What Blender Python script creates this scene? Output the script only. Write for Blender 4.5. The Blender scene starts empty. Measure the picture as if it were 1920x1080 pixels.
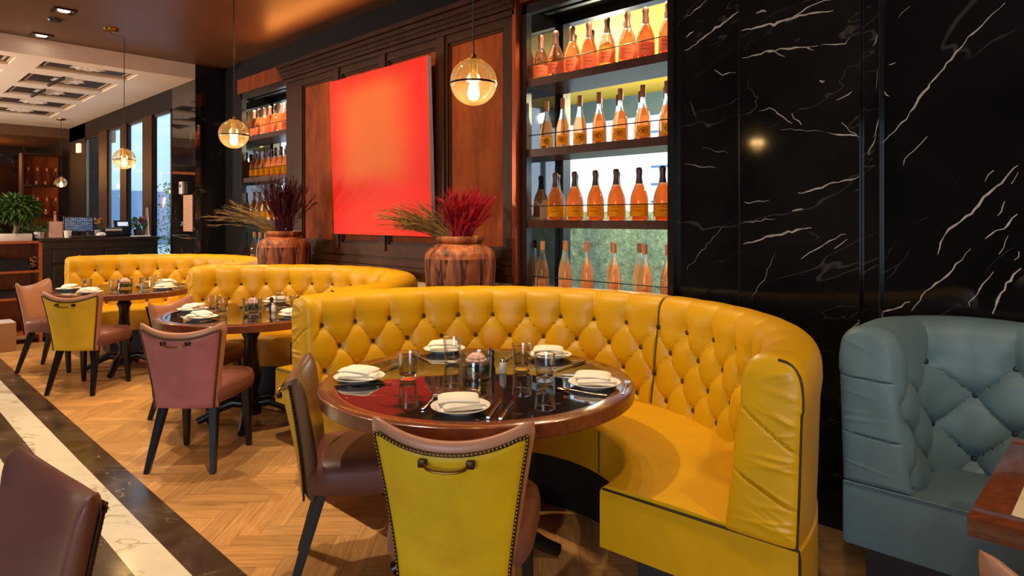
import bpy, bmesh, math, random
from math import sin, cos, pi, sqrt, hypot, radians
from mathutils import Vector, Matrix
random.seed(7)
S = bpy.context.scene
COL = S.collection
# World axes: U runs along the long right-hand wall away from the viewer (= -X), V runs towards that wall (= +Y).
def W(U, V, z): return (-U, V, z)

# ------------------------------------------------------------------ helpers
def lin(r, g, b):
    f = lambda c: (c/255/12.92 if c/255 <= .04045 else ((c/255+.055)/1.055)**2.4)
    return (f(r), f(g), f(b), 1)

def obj(name, bm, mat, parent=None, smooth=True, loc=None, rot=None, recalc=True):
    if recalc: bmesh.ops.recalc_face_normals(bm, faces=bm.faces)
    me = bpy.data.meshes.new(name); bm.to_mesh(me); bm.free()
    mats = mat if isinstance(mat, (list, tuple)) else [mat]
    for m in mats: me.materials.append(m)
    if smooth:
        me.polygons.foreach_set('use_smooth', [True]*len(me.polygons))
        try: me.set_sharp_from_angle(angle=radians(40))
        except Exception: pass
    o = bpy.data.objects.new(name, me); COL.objects.link(o)
    if parent is not None: o.parent = parent
    if loc: o.location = loc
    if rot: o.rotation_euler = rot
    return o

def tag(o, label, cat, group=None, kind=None):
    o['label'] = label; o['category'] = cat
    if group: o['group'] = group
    if kind: o['kind'] = kind
    return o

def thing(name, label, cat, loc=(0, 0, 0), rz=0, group=None):
    o = bpy.data.objects.new(name, None); COL.objects.link(o)
    o.empty_display_size = .05
    o.location = loc; o.rotation_euler = (0, 0, rz)
    return tag(o, label, cat, group)

def dup(root, loc, rz=0, label=None, group=None, scale=None):
    def cp(o, par):
        c = o.copy(); COL.objects.link(c)
        if par is not None: c.parent = par
        for ch in list(o.children): cp(ch, c)
        return c
    r = cp(root, None)
    r.location = loc; r.rotation_euler = (0, 0, rz)
    if scale: r.scale = scale
    if label: r['label'] = label
    if group: r['group'] = group
    return r

def struct(name, bm, mat, parent=None, smooth=False):
    o = obj(name, bm, mat, parent, smooth)
    if parent is None: o['kind'] = 'structure'
    return o

def box(bm, x0, x1, y0, y1, z0, z1, bev=0, M=None):
    r = bmesh.ops.create_cube(bm, size=1)
    vs = r['verts']
    for v in vs:
        v.co = Vector(((x0+x1)/2+v.co.x*(x1-x0), (y0+y1)/2+v.co.y*(y1-y0), (z0+z1)/2+v.co.z*(z1-z0)))
    if bev:
        es = list({e for v in vs for e in v.link_edges})
        rr = bmesh.ops.bevel(bm, geom=es, offset=bev, segments=2, affect='EDGES', profile=.5)
        vs = [v for v in rr['verts']] + [v for v in vs if v.is_valid]
    if M is not None:
        for v in set(vs): v.co = M @ v.co
    return bm
def ub(bm, U0, U1, V0, V1, z0, z1, bev=0): return box(bm, -U1, -U0, V0, V1, z0, z1, bev)
def NB(): return bmesh.new()
def boxes(*bs, bev=0):
    bm = NB()
    for b in bs: ub(bm, *b, bev=bev)
    return bm

def lathe(bm, prof, seg=32, c=(0, 0, 0), cap=True):
    rings = []
    for r, z in prof:
        if r < 1e-6: rings.append([bm.verts.new((c[0], c[1], c[2]+z))])
        else: rings.append([bm.verts.new((c[0]+r*cos(2*pi*k/seg), c[1]+r*sin(2*pi*k/seg), c[2]+z)) for k in range(seg)])
    for a, b in zip(rings, rings[1:]):
        if len(a) == 1 and len(b) == 1: continue
        for k in range(seg):
            j = (k+1) % seg
            if len(a) == 1: bm.faces.new((a[0], b[j], b[k]))
            elif len(b) == 1: bm.faces.new((a[k], a[j], b[0]))
            else: bm.faces.new((a[k], a[j], b[j], b[k]))
    if cap:
        for rg in (rings[0], rings[-1]):
            if len(rg) > 2: bm.faces.new(rg)
    return bm

def tube(bm, pts, rad, seg=8, cap=True, flat=None):
    pts = [Vector(p) for p in pts]; n = len(pts)
    rads = rad if isinstance(rad, (list, tuple)) else [rad]*n
    rings = []; ref = None
    for i, p in enumerate(pts):
        t = (pts[min(i+1, n-1)]-pts[max(i-1, 0)])
        if t.length < 1e-9: t = Vector((0, 0, 1))
        t.normalize()
        if ref is None:
            ref = Vector((0, 0, 1)) if abs(t.z) < .9 else Vector((1, 0, 0))
        s = t.cross(ref).normalized(); u = s.cross(t).normalized(); ref = u
        fx, fy = flat if flat else (1, 1)
        rings.append([bm.verts.new(p + s*(rads[i]*fx*cos(2*pi*k/seg)) + u*(rads[i]*fy*sin(2*pi*k/seg))) for k in range(seg)])
    for a, b in zip(rings, rings[1:]):
        for k in range(seg):
            j = (k+1) % seg; bm.faces.new((a[k], a[j], b[j], b[k]))
    if cap: bm.faces.new(rings[0]); bm.faces.new(rings[-1])
    return bm

def grid(bm, fn, nu, nv, closeu=False):
    vs = [[bm.verts.new(fn(i/(nu if closeu else nu-1), j/(nv-1))) for j in range(nv)] for i in range(nu)]
    for i in range(nu if closeu else nu-1):
        for j in range(nv-1):
            k = (i+1) % nu
            bm.faces.new((vs[i][j], vs[k][j], vs[k][j+1], vs[i][j+1]))
    return vs

def prism(bm, poly, z0, z1, M=None):
    a = [bm.verts.new((p[0], p[1], z0)) for p in poly]; b = [bm.verts.new((p[0], p[1], z1)) for p in poly]
    n = len(poly)
    bm.faces.new(a); bm.faces.new(b)
    for k in range(n):
        j = (k+1) % n; bm.faces.new((a[k], a[j], b[j], b[k]))
    if M is not None:
        for v in a+b: v.co = M @ v.co
    return bm

def ball(bm, c, r, seg=10, sc=(1, 1, 1)):
    g = bmesh.ops.create_uvsphere(bm, u_segments=seg, v_segments=max(5, seg//2+1), radius=1)
    for v in g['verts']: v.co = Vector((c[0]+v.co.x*r*sc[0], c[1]+v.co.y*r*sc[1], c[2]+v.co.z*r*sc[2]))
    return bm

# ------------------------------------------------------------------ materials
class NT:
    def __init__(s, name):
        s.m = bpy.data.materials.new(name); s.m.use_nodes = True
        s.t = s.m.node_tree; s.n = s.t.nodes; s.l = s.t.links
        s.b = s.n['Principled BSDF']; s.out = s.n['Material Output']
    def new(s, typ, **kw):
        n = s.n.new(typ)
        for k, v in kw.items():
            if k.startswith('_'): setattr(n, k[1:], v)
            else: n.inputs[k.replace('__', ' ')].default_value = v
        return n
    def link(s, a, b): s.l.new(a, b)
    def set(s, **kw):
        for k, v in kw.items(): s.b.inputs[k.replace('__', ' ')].default_value = v
        return s
    def coord(s, kind='Object', scale=(1, 1, 1), rot=(0, 0, 0)):
        c = s.new('ShaderNodeTexCoord'); m = s.new('ShaderNodeMapping')
        m.inputs['Scale'].default_value = scale; m.inputs['Rotation'].default_value = rot
        s.link(c.outputs[kind], m.inputs['Vector']); return m.outputs[0]
    def noise(s, vec, scale, detail=4, rough=.55, dist=0):
        n = s.new('ShaderNodeTexNoise'); n.inputs['Scale'].default_value = scale
        n.inputs['Detail'].default_value = detail; n.inputs['Roughness'].default_value = rough
        n.inputs['Distortion'].default_value = dist
        s.link(vec, n.inputs['Vector']); return n
    def ramp(s, fac, stops, interp='LINEAR'):
        r = s.new('ShaderNodeValToRGB'); r.color_ramp.interpolation = interp
        e = r.color_ramp.elements
        while len(e) < len(stops): e.new(.5)
        for k, (p, c) in enumerate(stops):
            e[k].position = p; e[k].color = c if len(c) == 4 else (*c, 1)
        s.link(fac, r.inputs['Fac']); return r.outputs['Color']
    def mix(s, fac, a, b, mode='MIX'):
        m = s.new('ShaderNodeMix'); m.data_type = 'RGBA'; m.blend_type = mode
        for sock, v in ((m.inputs[0], fac), (m.inputs[6], a), (m.inputs[7], b)):
            if hasattr(v, 'is_linked'): s.link(v, sock)
            else: sock.default_value = v
        return m.outputs[2]
    def math(s, op, a, b=0, clamp=False):
        m = s.new('ShaderNodeMath'); m.operation = op; m.use_clamp = clamp
        for k, v in enumerate((a, b)):
            if hasattr(v, 'is_linked'): s.link(v, m.inputs[k])
            else: m.inputs[k].default_value = v
        return m.outputs[0]
    def bump(s, h, strength=.3, dist=.01):
        b = s.new('ShaderNodeBump'); b.inputs['Strength'].default_value = strength; b.inputs['Distance'].default_value = dist
        s.link(h, b.inputs['Height']); s.link(b.outputs[0], s.b.inputs['Normal'])
    def color(s, sock): s.link(sock, s.b.inputs['Base Color'])

def dk(c, k): return (c[0]*k, c[1]*k, c[2]*k, 1)

def plain(name, c, rough=.5, metal=0, var=.12, vs=8, spec=.5, coat=0):
    m = NT(name); m.set(Roughness=rough, Metallic=metal)
    m.b.inputs['Specular IOR Level'].default_value = spec
    if coat: m.b.inputs['Coat Weight'].default_value = coat; m.b.inputs['Coat Roughness'].default_value = .08
    n = m.noise(m.coord(), vs)
    m.color(m.ramp(n.outputs['Fac'], [(.25, dk(c, 1-var)), (.75, dk(c, 1+var))]))
    return m.m

def velvet(name, c, rough=.55, sheen=.5, var=.16, scale=5, bump=.12, stain=None):
    m = NT(name); m.set(Roughness=rough)
    m.b.inputs['Sheen Weight'].default_value = sheen; m.b.inputs['Sheen Roughness'].default_value = .4
    m.b.inputs['Sheen Tint'].default_value = (min(1, c[0]*1.5+.1), min(1, c[1]*1.5+.1), min(1, c[2]*1.5+.1), 1)
    m.b.inputs['Specular IOR Level'].default_value = .35
    v = m.coord()
    n = m.noise(v, scale, 6, .6, .6)
    col = m.ramp(n.outputs['Fac'], [(.28, dk(c, 1-var)), (.72, dk(c, 1+var))])
    if stain:
        n3 = m.noise(v, 3.2, 3, .5, .8)
        f = m.ramp(n3.outputs['Fac'], [(.5, (0, 0, 0)), (.72, (.55, .55, .55))])
        col = m.mix(f, col, stain)
    m.color(col)
    n2 = m.noise(v, 60, 3); m.bump(n2.outputs['Fac'], bump, .002)
    return m.m

def wood(name, c1, c2, rough=.4, scale=(1, 1, 12), coat=0, kind='Object', bump=.15, spec=.5):
    m = NT(name); m.set(Roughness=rough); m.b.inputs['Specular IOR Level'].default_value = spec
    if coat: m.b.inputs['Coat Weight'].default_value = coat; m.b.inputs['Coat Roughness'].default_value = .1
    v = m.coord(kind, scale)
    n = m.noise(v, 3, 6, .6, 1.2)
    m.color(m.ramp(n.outputs['Fac'], [(.3, c1), (.7, c2)]))
    m.bump(n.outputs['Fac'], bump, .004)
    return m.m

def marble(name, base, base2, vein, rough=.08, scale=1.0, width=.012, amount=.55, angle=.5, spec=.5, stretch=1.5, yaw=0.0, dist=.35):
    m = NT(name); m.set(Roughness=rough)
    m.b.inputs['Specular IOR Level'].default_value = spec
    v = m.coord('Object', (scale, scale, scale), (.35, angle, .45))
    c2 = m.new('ShaderNodeTexCoord'); mp = m.new('ShaderNodeMapping'); mp.vector_type = 'TEXTURE'
    mp.inputs['Rotation'].default_value = (0, angle, yaw); mp.inputs['Scale'].default_value = (stretch/scale, .55/scale, .55/scale)
    m.link(c2.outputs['Object'], mp.inputs['Vector']); v2 = mp.outputs[0]
    cl = m.noise(v, 2.2, 6, .65, .4)
    col = m.ramp(cl.outputs['Fac'], [(.3, base), (.72, base2)])
    for sc, wd, am in ((.9, width, amount), (2.0, width*.8, amount-.02)):
        n = m.noise(v2, sc, 4, .5, dist)
        d = m.math('ABSOLUTE', m.math('SUBTRACT', n.outputs['Fac'], .5))
        line = m.ramp(d, [(0, (1, 1, 1)), (wd, (0, 0, 0))])
        msk = m.noise(v, 1.3+sc, 2)
        mk = m.ramp(msk.outputs['Fac'], [(am, (0, 0, 0)), (am+.08, (1, 1, 1))])
        f = m.mix(1.0, line, mk, 'MULTIPLY')
        col = m.mix(f, col, vein)
    m.color(col)
    return m.m

def glass(name, c=(1, 1, 1, 1), rough=0, ior=1.45):
    m = NT(name); m.set(Roughness=rough, IOR=ior); m.b.inputs['Transmission Weight'].default_value = 1
    n = m.noise(m.coord(), 3); m.color(m.ramp(n.outputs['Fac'], [(0, dk(c, .97)), (1, c)]))
    return m.m

def thin_glass(name, tint, refl=.12, rough=.02, k=.8, haze=0, hc=(1, .8, .5, 1)):
    """clear pane: light passes straight through, a little is mirrored"""
    m = NT(name)
    tr = m.new('ShaderNodeBsdfTransparent'); tr.inputs[0].default_value = tint
    gl = m.new('ShaderNodeBsdfGlossy'); gl.inputs['Roughness'].default_value = rough
    lw = m.new('ShaderNodeLayerWeight'); lw.inputs['Blend'].default_value = .25
    f = m.math('MULTIPLY_ADD', lw.outputs['Fresnel'], k); m.n[-1].inputs[2].default_value = refl*.3
    mx = m.new('ShaderNodeMixShader'); m.link(f, mx.inputs[0]); m.link(tr.outputs[0], mx.inputs[1]); m.link(gl.outputs[0], mx.inputs[2])
    fin = mx
    if haze:
        tl = m.new('ShaderNodeBsdfTranslucent'); tl.inputs[0].default_value = hc
        fin = m.new('ShaderNodeMixShader'); fin.inputs[0].default_value = haze
        m.link(mx.outputs[0], fin.inputs[1]); m.link(tl.outputs[0], fin.inputs[2])
    m.link(fin.outputs[0], m.out.inputs['Surface']); return m.m

def emit(name, c, s):
    m = NT(name); m.b.inputs['Emission Color'].default_value = c; m.b.inputs['Emission Strength'].default_value = s
    m.b.inputs['Base Color'].default_value = (0.8, .8, .8, 1); return m.m

M = {}
M['yellow'] = velvet('yellow_velvet', lin(206, 153, 4), .42, .05, .10, 4, .1)
M['yellow_back'] = velvet('yellow_panel_velvet', lin(205, 165, 8), .5, .35, .12, 5, .12, stain=lin(185, 112, 10))
M['pink_back'] = velvet('pink_panel_velvet', lin(168, 98, 100), .55, .3, .12, 5, .12, stain=lin(128, 62, 56))
M['mauve'] = velvet('mauve_leather', lin(118, 72, 62), .42, .2, .12, 5, .06)
M['taupe'] = velvet('taupe_leather', lin(172, 120, 92), .33, .12, .1, 5, .05)
M['taupe_dark'] = velvet('dark_taupe_leather', lin(112, 82, 60), .27, .05, .1, 5, .04)
M['blue'] = velvet('blue_velvet', lin(90, 112, 117), .5, .2, .14, 6, .1)
M['piping'] = plain('dark_piping', lin(40, 28, 14), .5)
M['button'] = velvet('button_velvet', lin(84, 50, 6), .5, .2)
M['bluebutton'] = velvet('button_blue_velvet', lin(34, 44, 50), .5, .2)
M['black_wood'] = plain('black_stained_wood', lin(26, 22, 20), .3, 0, .25, 12, .5)
M['dark_plinth'] = plain('dark_plinth', lin(16, 13, 12), .5)
M['rim'] = wood('table_rim_wood', lin(92, 44, 24), lin(126, 66, 38), .22, (6, 6, 6), .5, bump=.03)
M['inlay'] = marble('black_marble_under_glass', lin(24, 18, 17), lin(34, 26, 24), lin(150, 140, 130), .03, 2.2, .006, .56, .6, .9)
M['cream_marble'] = marble('cream_marble', lin(222, 204, 172), lin(232, 218, 190), lin(150, 118, 80), .12, 1.6, .02, .45, .3)
M['brass'] = plain('aged_brass', lin(150, 108, 56), .3, 1, .2)
M['bronze'] = plain('dark_bronze', lin(58, 38, 24), .35, .9, .2)
M['steel'] = plain('cutlery_steel', lin(205, 200, 195), .16, 1, .05)
M['china'] = plain('white_china', lin(238, 232, 222), .18, 0, .02)
M['linen'] = velvet('cream_linen', lin(238, 228, 208), .8, .1, .04, 30, .25)
M['tumbler'] = thin_glass('tumbler_glass', (.985, .99, .99, 1), .2, .01, k=.42)
M['glass_base'] = glass('tumbler_base_glass', (.99, .99, .98, 1))
M['moss'] = plain('moss', lin(64, 74, 24), .9, 0, .5, 40)
M['bloom'] = plain('pink_bloom', lin(226, 176, 156), .7, 0, .15, 25)
M['salt'] = plain('white_shaker', lin(230, 225, 215), .25, 0, .03)
M['pepper'] = plain('dark_shaker', lin(44, 22, 16), .3, 0, .2)
M['wall_dark'] = plain('black_wall_paint', lin(16, 11, 9), .6, 0, .2, spec=.2)
M['panel_wood'] = wood('dark_panel_wood', lin(44, 22, 10), lin(68, 35, 16), .45, (2, 2, .6), spec=.22)
M['copper_suede'] = None
M['frame_black'] = plain('black_frame', lin(22, 18, 18), .3, 0, .15)
M['copper_edge'] = plain('copper_edge', lin(176, 88, 52), .3, .8)
M['cream_wall'] = plain('cream_ledge', lin(205, 180, 148), .6)
M['white_ceiling'] = plain('white_ceiling_plaster', lin(232, 214, 196), .6, 0, .04)
M['coffer_dark'] = plain('coffer_panel', lin(42, 30, 36), .5, 0, .2)
M['coffer_trim'] = plain('coffer_trim', lin(196, 168, 134), .5)
M['black_marble'] = marble('black_marquina_marble', lin(16, 13, 13), lin(32, 28, 26), lin(70, 62, 56), .09, .9, .003, .48, radians(-22), .24, 1.7)
M['black_marble_b'] = marble('black_marquina_marble_steep', lin(13, 11, 12), lin(25, 22, 22), lin(64, 58, 54), .05, .9, .003, .48, radians(-47), .28, 1.7)
M['floor_black'] = marble('floor_black_marble', lin(40, 29, 22), lin(100, 80, 60), lin(176, 154, 124), .16, 1.5, .005, .55, 0, .5, 1.4, .6)
M['floor_white'] = marble('floor_cream_marble', lin(224, 212, 184), lin(236, 226, 204), lin(186, 164, 128), .14, 1.6, .02, .5, 0, .5, 1.2, .5, .6)
M['mirror_marble'] = marble('polished_black_marble', lin(20, 16, 15), lin(30, 25, 23), lin(110, 96, 84), .02, 1.0, .006, .56, -.5, 1.0)
M['glasspane'] = thin_glass('window_glass', (.93, .97, 1, 1), .06, k=.22)
M['globe'] = thin_glass('amber_globe_glass', (.94, .82, .58, 1), .25, k=.5, haze=.03, hc=(1, .74, .36, 1))
M['globe_low'] = thin_glass('amber_globe_glass_lower', (.96, .84, .6, 1), .25, k=.5, haze=.06, hc=(1, .76, .4, 1))
M['filament'] = emit('bulb_glow', (1, .62, .22, 1), 32)
M['screen_blue'] = None
M['card'] = plain('brown_cardboard', lin(168, 122, 78), .8)
M['shelf_orange'] = wood('orange_stained_wood', lin(150, 74, 38), lin(186, 98, 54), .4, (1, 6, 1))
M['black_cloth'] = velvet('black_cloth', lin(22, 20, 22), .8, .3)
M['cabinet'] = wood('cabinet_black_wood', lin(30, 28, 27), lin(44, 40, 38), .35, (1, 1, 8))
M['leaf'] = plain('leaf_green', lin(72, 104, 36), .5, 0, .4, 20)
M['bark'] = plain('bark', lin(120, 100, 76), .8, 0, .3)
M['pot_white'] = plain('white_pot', lin(222, 214, 204), .4)
M['pot_dark'] = plain('dark_pot', lin(60, 44, 36), .4)
M['pinkmatte'] = plain('pink_matte', lin(222, 170, 150), .6)
M['orange_flower'] = plain('orange_petals', lin(232, 160, 88), .7, 0, .2)
M['magenta'] = plain('magenta_petals', lin(170, 60, 100), .7, 0, .3)
M['plastic_black'] = plain('black_plastic', lin(26, 26, 30), .35)
M['plastic_white'] = plain('white_plastic', lin(225, 220, 210), .4)
M['grass_red'] = plain('crimson_grass', lin(176, 14, 36), .7, 0, .4, 30)
M['grass_olive'] = plain('olive_grass', lin(122, 92, 40), .7, 0, .4, 30)
M['grass_plum'] = plain('plum_grass', lin(84, 14, 30), .7, 0, .4, 30)
M['nail'] = plain('brass_nailhead', lin(128, 92, 50), .28, 1, .2)
M['canvas_edge'] = plain('canvas_edge', lin(196, 178, 164), .7)

def mk_suede():
    m = NT('copper_suede'); m.set(Roughness=.65); m.b.inputs['Specular IOR Level'].default_value = .2
    v = m.coord('Object', (3, 3, .8)); n = m.noise(v, 2.2, 8, .65, .8)
    m.color(m.ramp(n.outputs['Fac'], [(.25, lin(92, 38, 8)), (.55, lin(142, 64, 16)), (.8, lin(166, 82, 26))]))
    n2 = m.noise(m.coord('Object', (50, 50, 8)), 3, 3); m.bump(n2.outputs['Fac'], .2, .003); return m.m
M['copper_suede'] = mk_suede()

def mk_ceiling():
    m = NT('bronze_ceiling_paint'); m.set(Roughness=.4); m.b.inputs['Specular IOR Level'].default_value = .4
    n = m.noise(m.coord(), 3, 5)
    m.color(m.ramp(n.outputs['Fac'], [(.3, lin(92, 62, 42)), (.7, lin(102, 70, 48))])); return m.m
M['ceiling'] = mk_ceiling()

def mk_floorwood():
    m = NT('oak_herringbone'); m.set(Roughness=.3); m.b.inputs['Specular IOR Level'].default_value = .4
    a = m.new('ShaderNodeVertexColor'); a.layer_name = 'tone'
    uv = m.new('ShaderNodeUVMap'); mp = m.new('ShaderNodeMapping'); mp.inputs['Scale'].default_value = (2.2, 28, 1)
    m.link(uv.outputs[0], mp.inputs[0])
    n = m.noise(mp.outputs[0], 2.0, 6, .6, 1.0)
    g = m.ramp(n.outputs['Fac'], [(.3, lin(188, 132, 74)), (.68, lin(226, 172, 108))])
    col = m.mix(1.0, g, a.outputs['Color'], 'MULTIPLY'); m.color(col); return m.m
M['oak'] = mk_floorwood()

def mk_painting():
    """colour-field canvas: scarlet edges, orange field above a deeper red band"""
    m = NT('colour_field_paint'); m.set(Roughness=.55); m.b.inputs['Specular IOR Level'].default_value = .2
    tc = m.new('ShaderNodeTexCoord'); sp = m.new('ShaderNodeSeparateXYZ'); m.link(tc.outputs['Generated'], sp.inputs[0])
    x, z = sp.outputs['X'], sp.outputs['Z']
    nz = m.noise(tc.outputs['Generated'], 2.5, 4)
    dx = m.math('ABSOLUTE', m.math('SUBTRACT', x, .45))
    ex = m.ramp(dx, [(.12, (1, 1, 1)), (.5, (0, 0, 0))], 'EASE')
    zz = m.math('ADD', z, m.math('MULTIPLY', m.math('SUBTRACT', nz.outputs['Fac'], .5), .12))
    ez = m.ramp(zz, [(.26, (.12, .12, .12)), (.44, (1, 1, 1)), (.84, (1, 1, 1)), (1.0, (.15, .15, .15))], 'EASE')
    f = m.mix(1.0, ex, ez, 'MULTIPLY')
    m.color(m.mix(f, lin(232, 44, 40), lin(222, 112, 58))); return m.m
M['painting'] = mk_painting()

def mk_vase():
    m = NT('weathered_teak'); m.set(Roughness=.6)
    v = m.coord('Object', (5, 5, .9)); n = m.noise(v, 2, 7, .65, 1.6)
    col = m.ramp(n.outputs['Fac'], [(.36, lin(74, 34, 14)), (.5, lin(150, 76, 30)), (.64, lin(190, 118, 62))])
    n2 = m.noise(m.coord('Object', (7, 7, 1.0)), 1.1, 3, .5, .8)
    d = m.math('ABSOLUTE', m.math('SUBTRACT', n2.outputs['Fac'], .5))
    f = m.ramp(d, [(0, (1, 1, 1)), (.03, (0, 0, 0))])
    col = m.mix(f, col, lin(50, 24, 12))
    tc = m.new('ShaderNodeTexCoord'); sp = m.new('ShaderNodeSeparateXYZ'); m.link(tc.outputs['Object'], sp.inputs[0])
    ang = m.math('ARCTAN2', sp.outputs['Y'], sp.outputs['X']); nz = m.noise(tc.outputs['Object'], 5, 3)
    a = m.math('ADD', m.math('MULTIPLY', ang, 11/(2*pi)), m.math('MULTIPLY', nz.outputs['Fac'], .35))
    wn = m.new('ShaderNodeTexWhiteNoise'); wn.noise_dimensions = '1D'; m.link(m.math('FLOOR', a), wn.inputs['W'])
    tone = m.ramp(wn.outputs['Value'], [(0, (.5, .46, .42)), (1, (1.1, 1.0, .95))])
    fr = m.math('ABSOLUTE', m.math('SUBTRACT', m.math('FRACT', a), .5))
    gap = m.ramp(fr, [(.40, (1, 1, 1)), (.47, (.12, .10, .09))])
    below = m.ramp(sp.outputs['Z'], [(.452, (1, 1, 1)), (.458, (0, 0, 0))])
    st = m.mix(1.0, m.mix(1.0, col, tone, 'MULTIPLY'), gap, 'MULTIPLY')
    m.color(m.mix(below, col, st)); m.bump(n.outputs['Fac'], .5, .012); return m.m
M['teak'] = mk_vase()

def mk_wine(name, low, high, lvl, soft=.004):
    """clear bottle glass, coloured below the wine's own level"""
    m = NT(name); m.set(Roughness=.0, IOR=1.36); m.b.inputs['Transmission Weight'].default_value = 1
    tc = m.new('ShaderNodeTexCoord'); sp = m.new('ShaderNodeSeparateXYZ'); m.link(tc.outputs['Object'], sp.inputs[0])
    f = m.math('MULTIPLY', sp.outputs['Z'], 1/.32)
    cs = m.ramp(f, [((lvl-soft)/.32, low), ((lvl+soft)/.32, high)]); m.color(cs)
    tl = m.new('ShaderNodeBsdfTranslucent'); m.link(cs, tl.inputs[0])
    fm = m.ramp(f, [((lvl-soft)/.32, (.20, .20, .20)), ((lvl+soft)/.32, (.05, .05, .05))])
    mx = m.new('ShaderNodeMixShader'); m.link(fm, mx.inputs[0]); m.link(m.b.outputs[0], mx.inputs[1]); m.link(tl.outputs[0], mx.inputs[2])
    m.link(mx.outputs[0], m.out.inputs['Surface']); return m.m
M['wine_a'] = mk_wine('prosecco_rose_glass', (1.0, .44, .18, 1), (.98, .86, .74, 1), .205)
M['wine_b'] = mk_wine('rose_wine_glass', (1.0, .48, .20, 1), (.97, .98, .96, 1), .185)
M['wine_c'] = mk_wine('pale_rose_wine_glass', (1.0, .56, .32, 1), (.97, .98, .96, 1), .19)

def mk_label(name, c, ink, ring=False, trans=.55):
    m = NT(name)
    tc = m.new('ShaderNodeTexCoord'); sp = m.new('ShaderNodeSeparateXYZ'); m.link(tc.outputs['Generated'], sp.inputs[0])
    x, z = sp.outputs['X'], sp.outputs['Z']
    dx = m.math('SUBTRACT', x, .5); dz = m.math('SUBTRACT', z, .5)
    if ring:
        r = m.math('SQRT', m.math('ADD', m.math('MULTIPLY', dx, dx), m.math('MULTIPLY', dz, dz)))
        f = m.ramp(r, [(0, (1, 1, 1)), (.14, (1, 1, 1)), (.16, (0, 0, 0)), (.22, (0, 0, 0)), (.24, (1, 1, 1)), (.29, (1, 1, 1)), (.31, (0, 0, 0))], 'CONSTANT')
        nn = m.noise(tc.outputs['Generated'], 9, 2)
        f = m.mix(1.0, f, m.ramp(nn.outputs['Fac'], [(.42, (0, 0, 0)), (.5, (1, 1, 1))]), 'MULTIPLY')
    else:
        w = m.noise(tc.outputs['Generated'], 22, 2)
        band = m.ramp(z, [(0, (0, 0, 0)), (.40, (0, 0, 0)), (.42, (1, 1, 1)), (.52, (1, 1, 1)), (.54, (0, 0, 0)), (.68, (0, 0, 0)), (.70, (1, 1, 1)), (.80, (1, 1, 1)), (.82, (0, 0, 0))], 'CONSTANT')
        cx = m.ramp(m.math('ABSOLUTE', dx), [(0, (1, 1, 1)), (.24, (0, 0, 0))], 'CONSTANT')
        f = m.mix(1.0, m.mix(1.0, band, cx, 'MULTIPLY'), m.ramp(w.outputs['Fac'], [(.5, (0, 0, 0)), (.54, (1, 1, 1))]), 'MULTIPLY')
    col = m.mix(f, c, ink)
    df = m.new('ShaderNodeBsdfDiffuse'); tl = m.new('ShaderNodeBsdfTranslucent'); mx = m.new('ShaderNodeMixShader')
    m.link(col, df.inputs[0]); m.link(col, tl.inputs[0]); mx.inputs[0].default_value = trans
    m.link(df.outputs[0], mx.inputs[1]); m.link(tl.outputs[0], mx.inputs[2]); m.link(mx.outputs[0], m.out.inputs['Surface']); return m.m
M['label_pink'] = mk_label('salmon_paper_label', lin(248, 142, 104), lin(130, 60, 40))
M['label_yellow'] = mk_label('golden_paper_label', lin(255, 186, 40), lin(140, 70, 20))
M['label_ring'] = mk_label('round_golden_label', lin(255, 190, 50), lin(60, 30, 14), True)
M['label_small'] = mk_label('small_peach_label', lin(250, 170, 110), lin(90, 50, 30))
M['foil_dark'] = plain('dark_foil', lin(78, 50, 42), .35, .3)
M['cap_tan'] = plain('tan_cap', lin(206, 124, 62), .5)
M['cap_brown'] = plain('brown_cap', lin(150, 84, 46), .5)

# ------------------------------------------------------------------ camera
cam = bpy.data.cameras.new('camera'); co = bpy.data.objects.new('camera', cam); COL.objects.link(co)
cam.lens = 36*1220/1920; cam.sensor_width = 36; cam.clip_start = .05; cam.clip_end = 200
cam.shift_y = -(540-410)/1920
TH = math.atan2(1257, 1220)
fwd = Vector((-cos(TH), sin(TH), 0)); rgt = Vector((sin(TH), cos(TH), 0)); up = Vector((0, 0, 1))
mw = Matrix((rgt, up, -fwd)).transposed().to_4x4(); mw.translation = (0, 0, 1.41)
co.matrix_world = mw
S.camera = co

# ================================================================== SETTING
H = 3.2          # ceiling height
WV = 3.18        # plane of the long right-hand wall
# --- herringbone oak: every plank a quad with its own tone and grain direction
def make_floor():
    bm = NB(); uvl = bm.loops.layers.uv.new('UVMap'); cl = bm.loops.layers.float_color.new('tone')
    Wd, L = .088, .44
    r45 = sqrt(.5); rnd = random.Random(3)
    def add(p0, q0, dp, dq, along):
        tone = rnd.uniform(.74, 1.06); wm = rnd.uniform(-.05, .05)
        g = .0007
        cs = [(p0+g, q0+g), (p0+dp-g, q0+g), (p0+dp-g, q0+dq-g), (p0+g, q0+dq-g)]
        vs = []
        for p, q in cs:
            U = 6.0 + (p-q)*r45; V = 2.1 + (p+q)*r45
            vs.append((U, V))
        cu = sum(v[0] for v in vs)/4; cv = sum(v[1] for v in vs)/4
        if cu < -3.6 or cu > 14.3 or cv < .9 or cv > 3.3: return
        f = bm.faces.new([bm.verts.new(W(U, V, 0)) for U, V in vs])
        ou, ov = rnd.random()*40, rnd.random()*40
        for lp, (p, q) in zip(f.loops, cs):
            a, b = (p-p0, q-q0) if along == 0 else (q-q0, p-p0)
            lp[uvl].uv = (ou+a, ov+b); lp[cl] = (tone+wm*.5, tone, tone-wm*.6, 1)
    for i in range(-190, 190):
        for j in range(-22, 23):
            x0 = i*Wd + j*L; y0 = i*Wd - j*L
            add(x0, y0, L, Wd, 0)
            add(x0, y0+Wd, Wd, L, 1)
    return bm
o = struct('floor', make_floor(), M['oak'])
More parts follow.
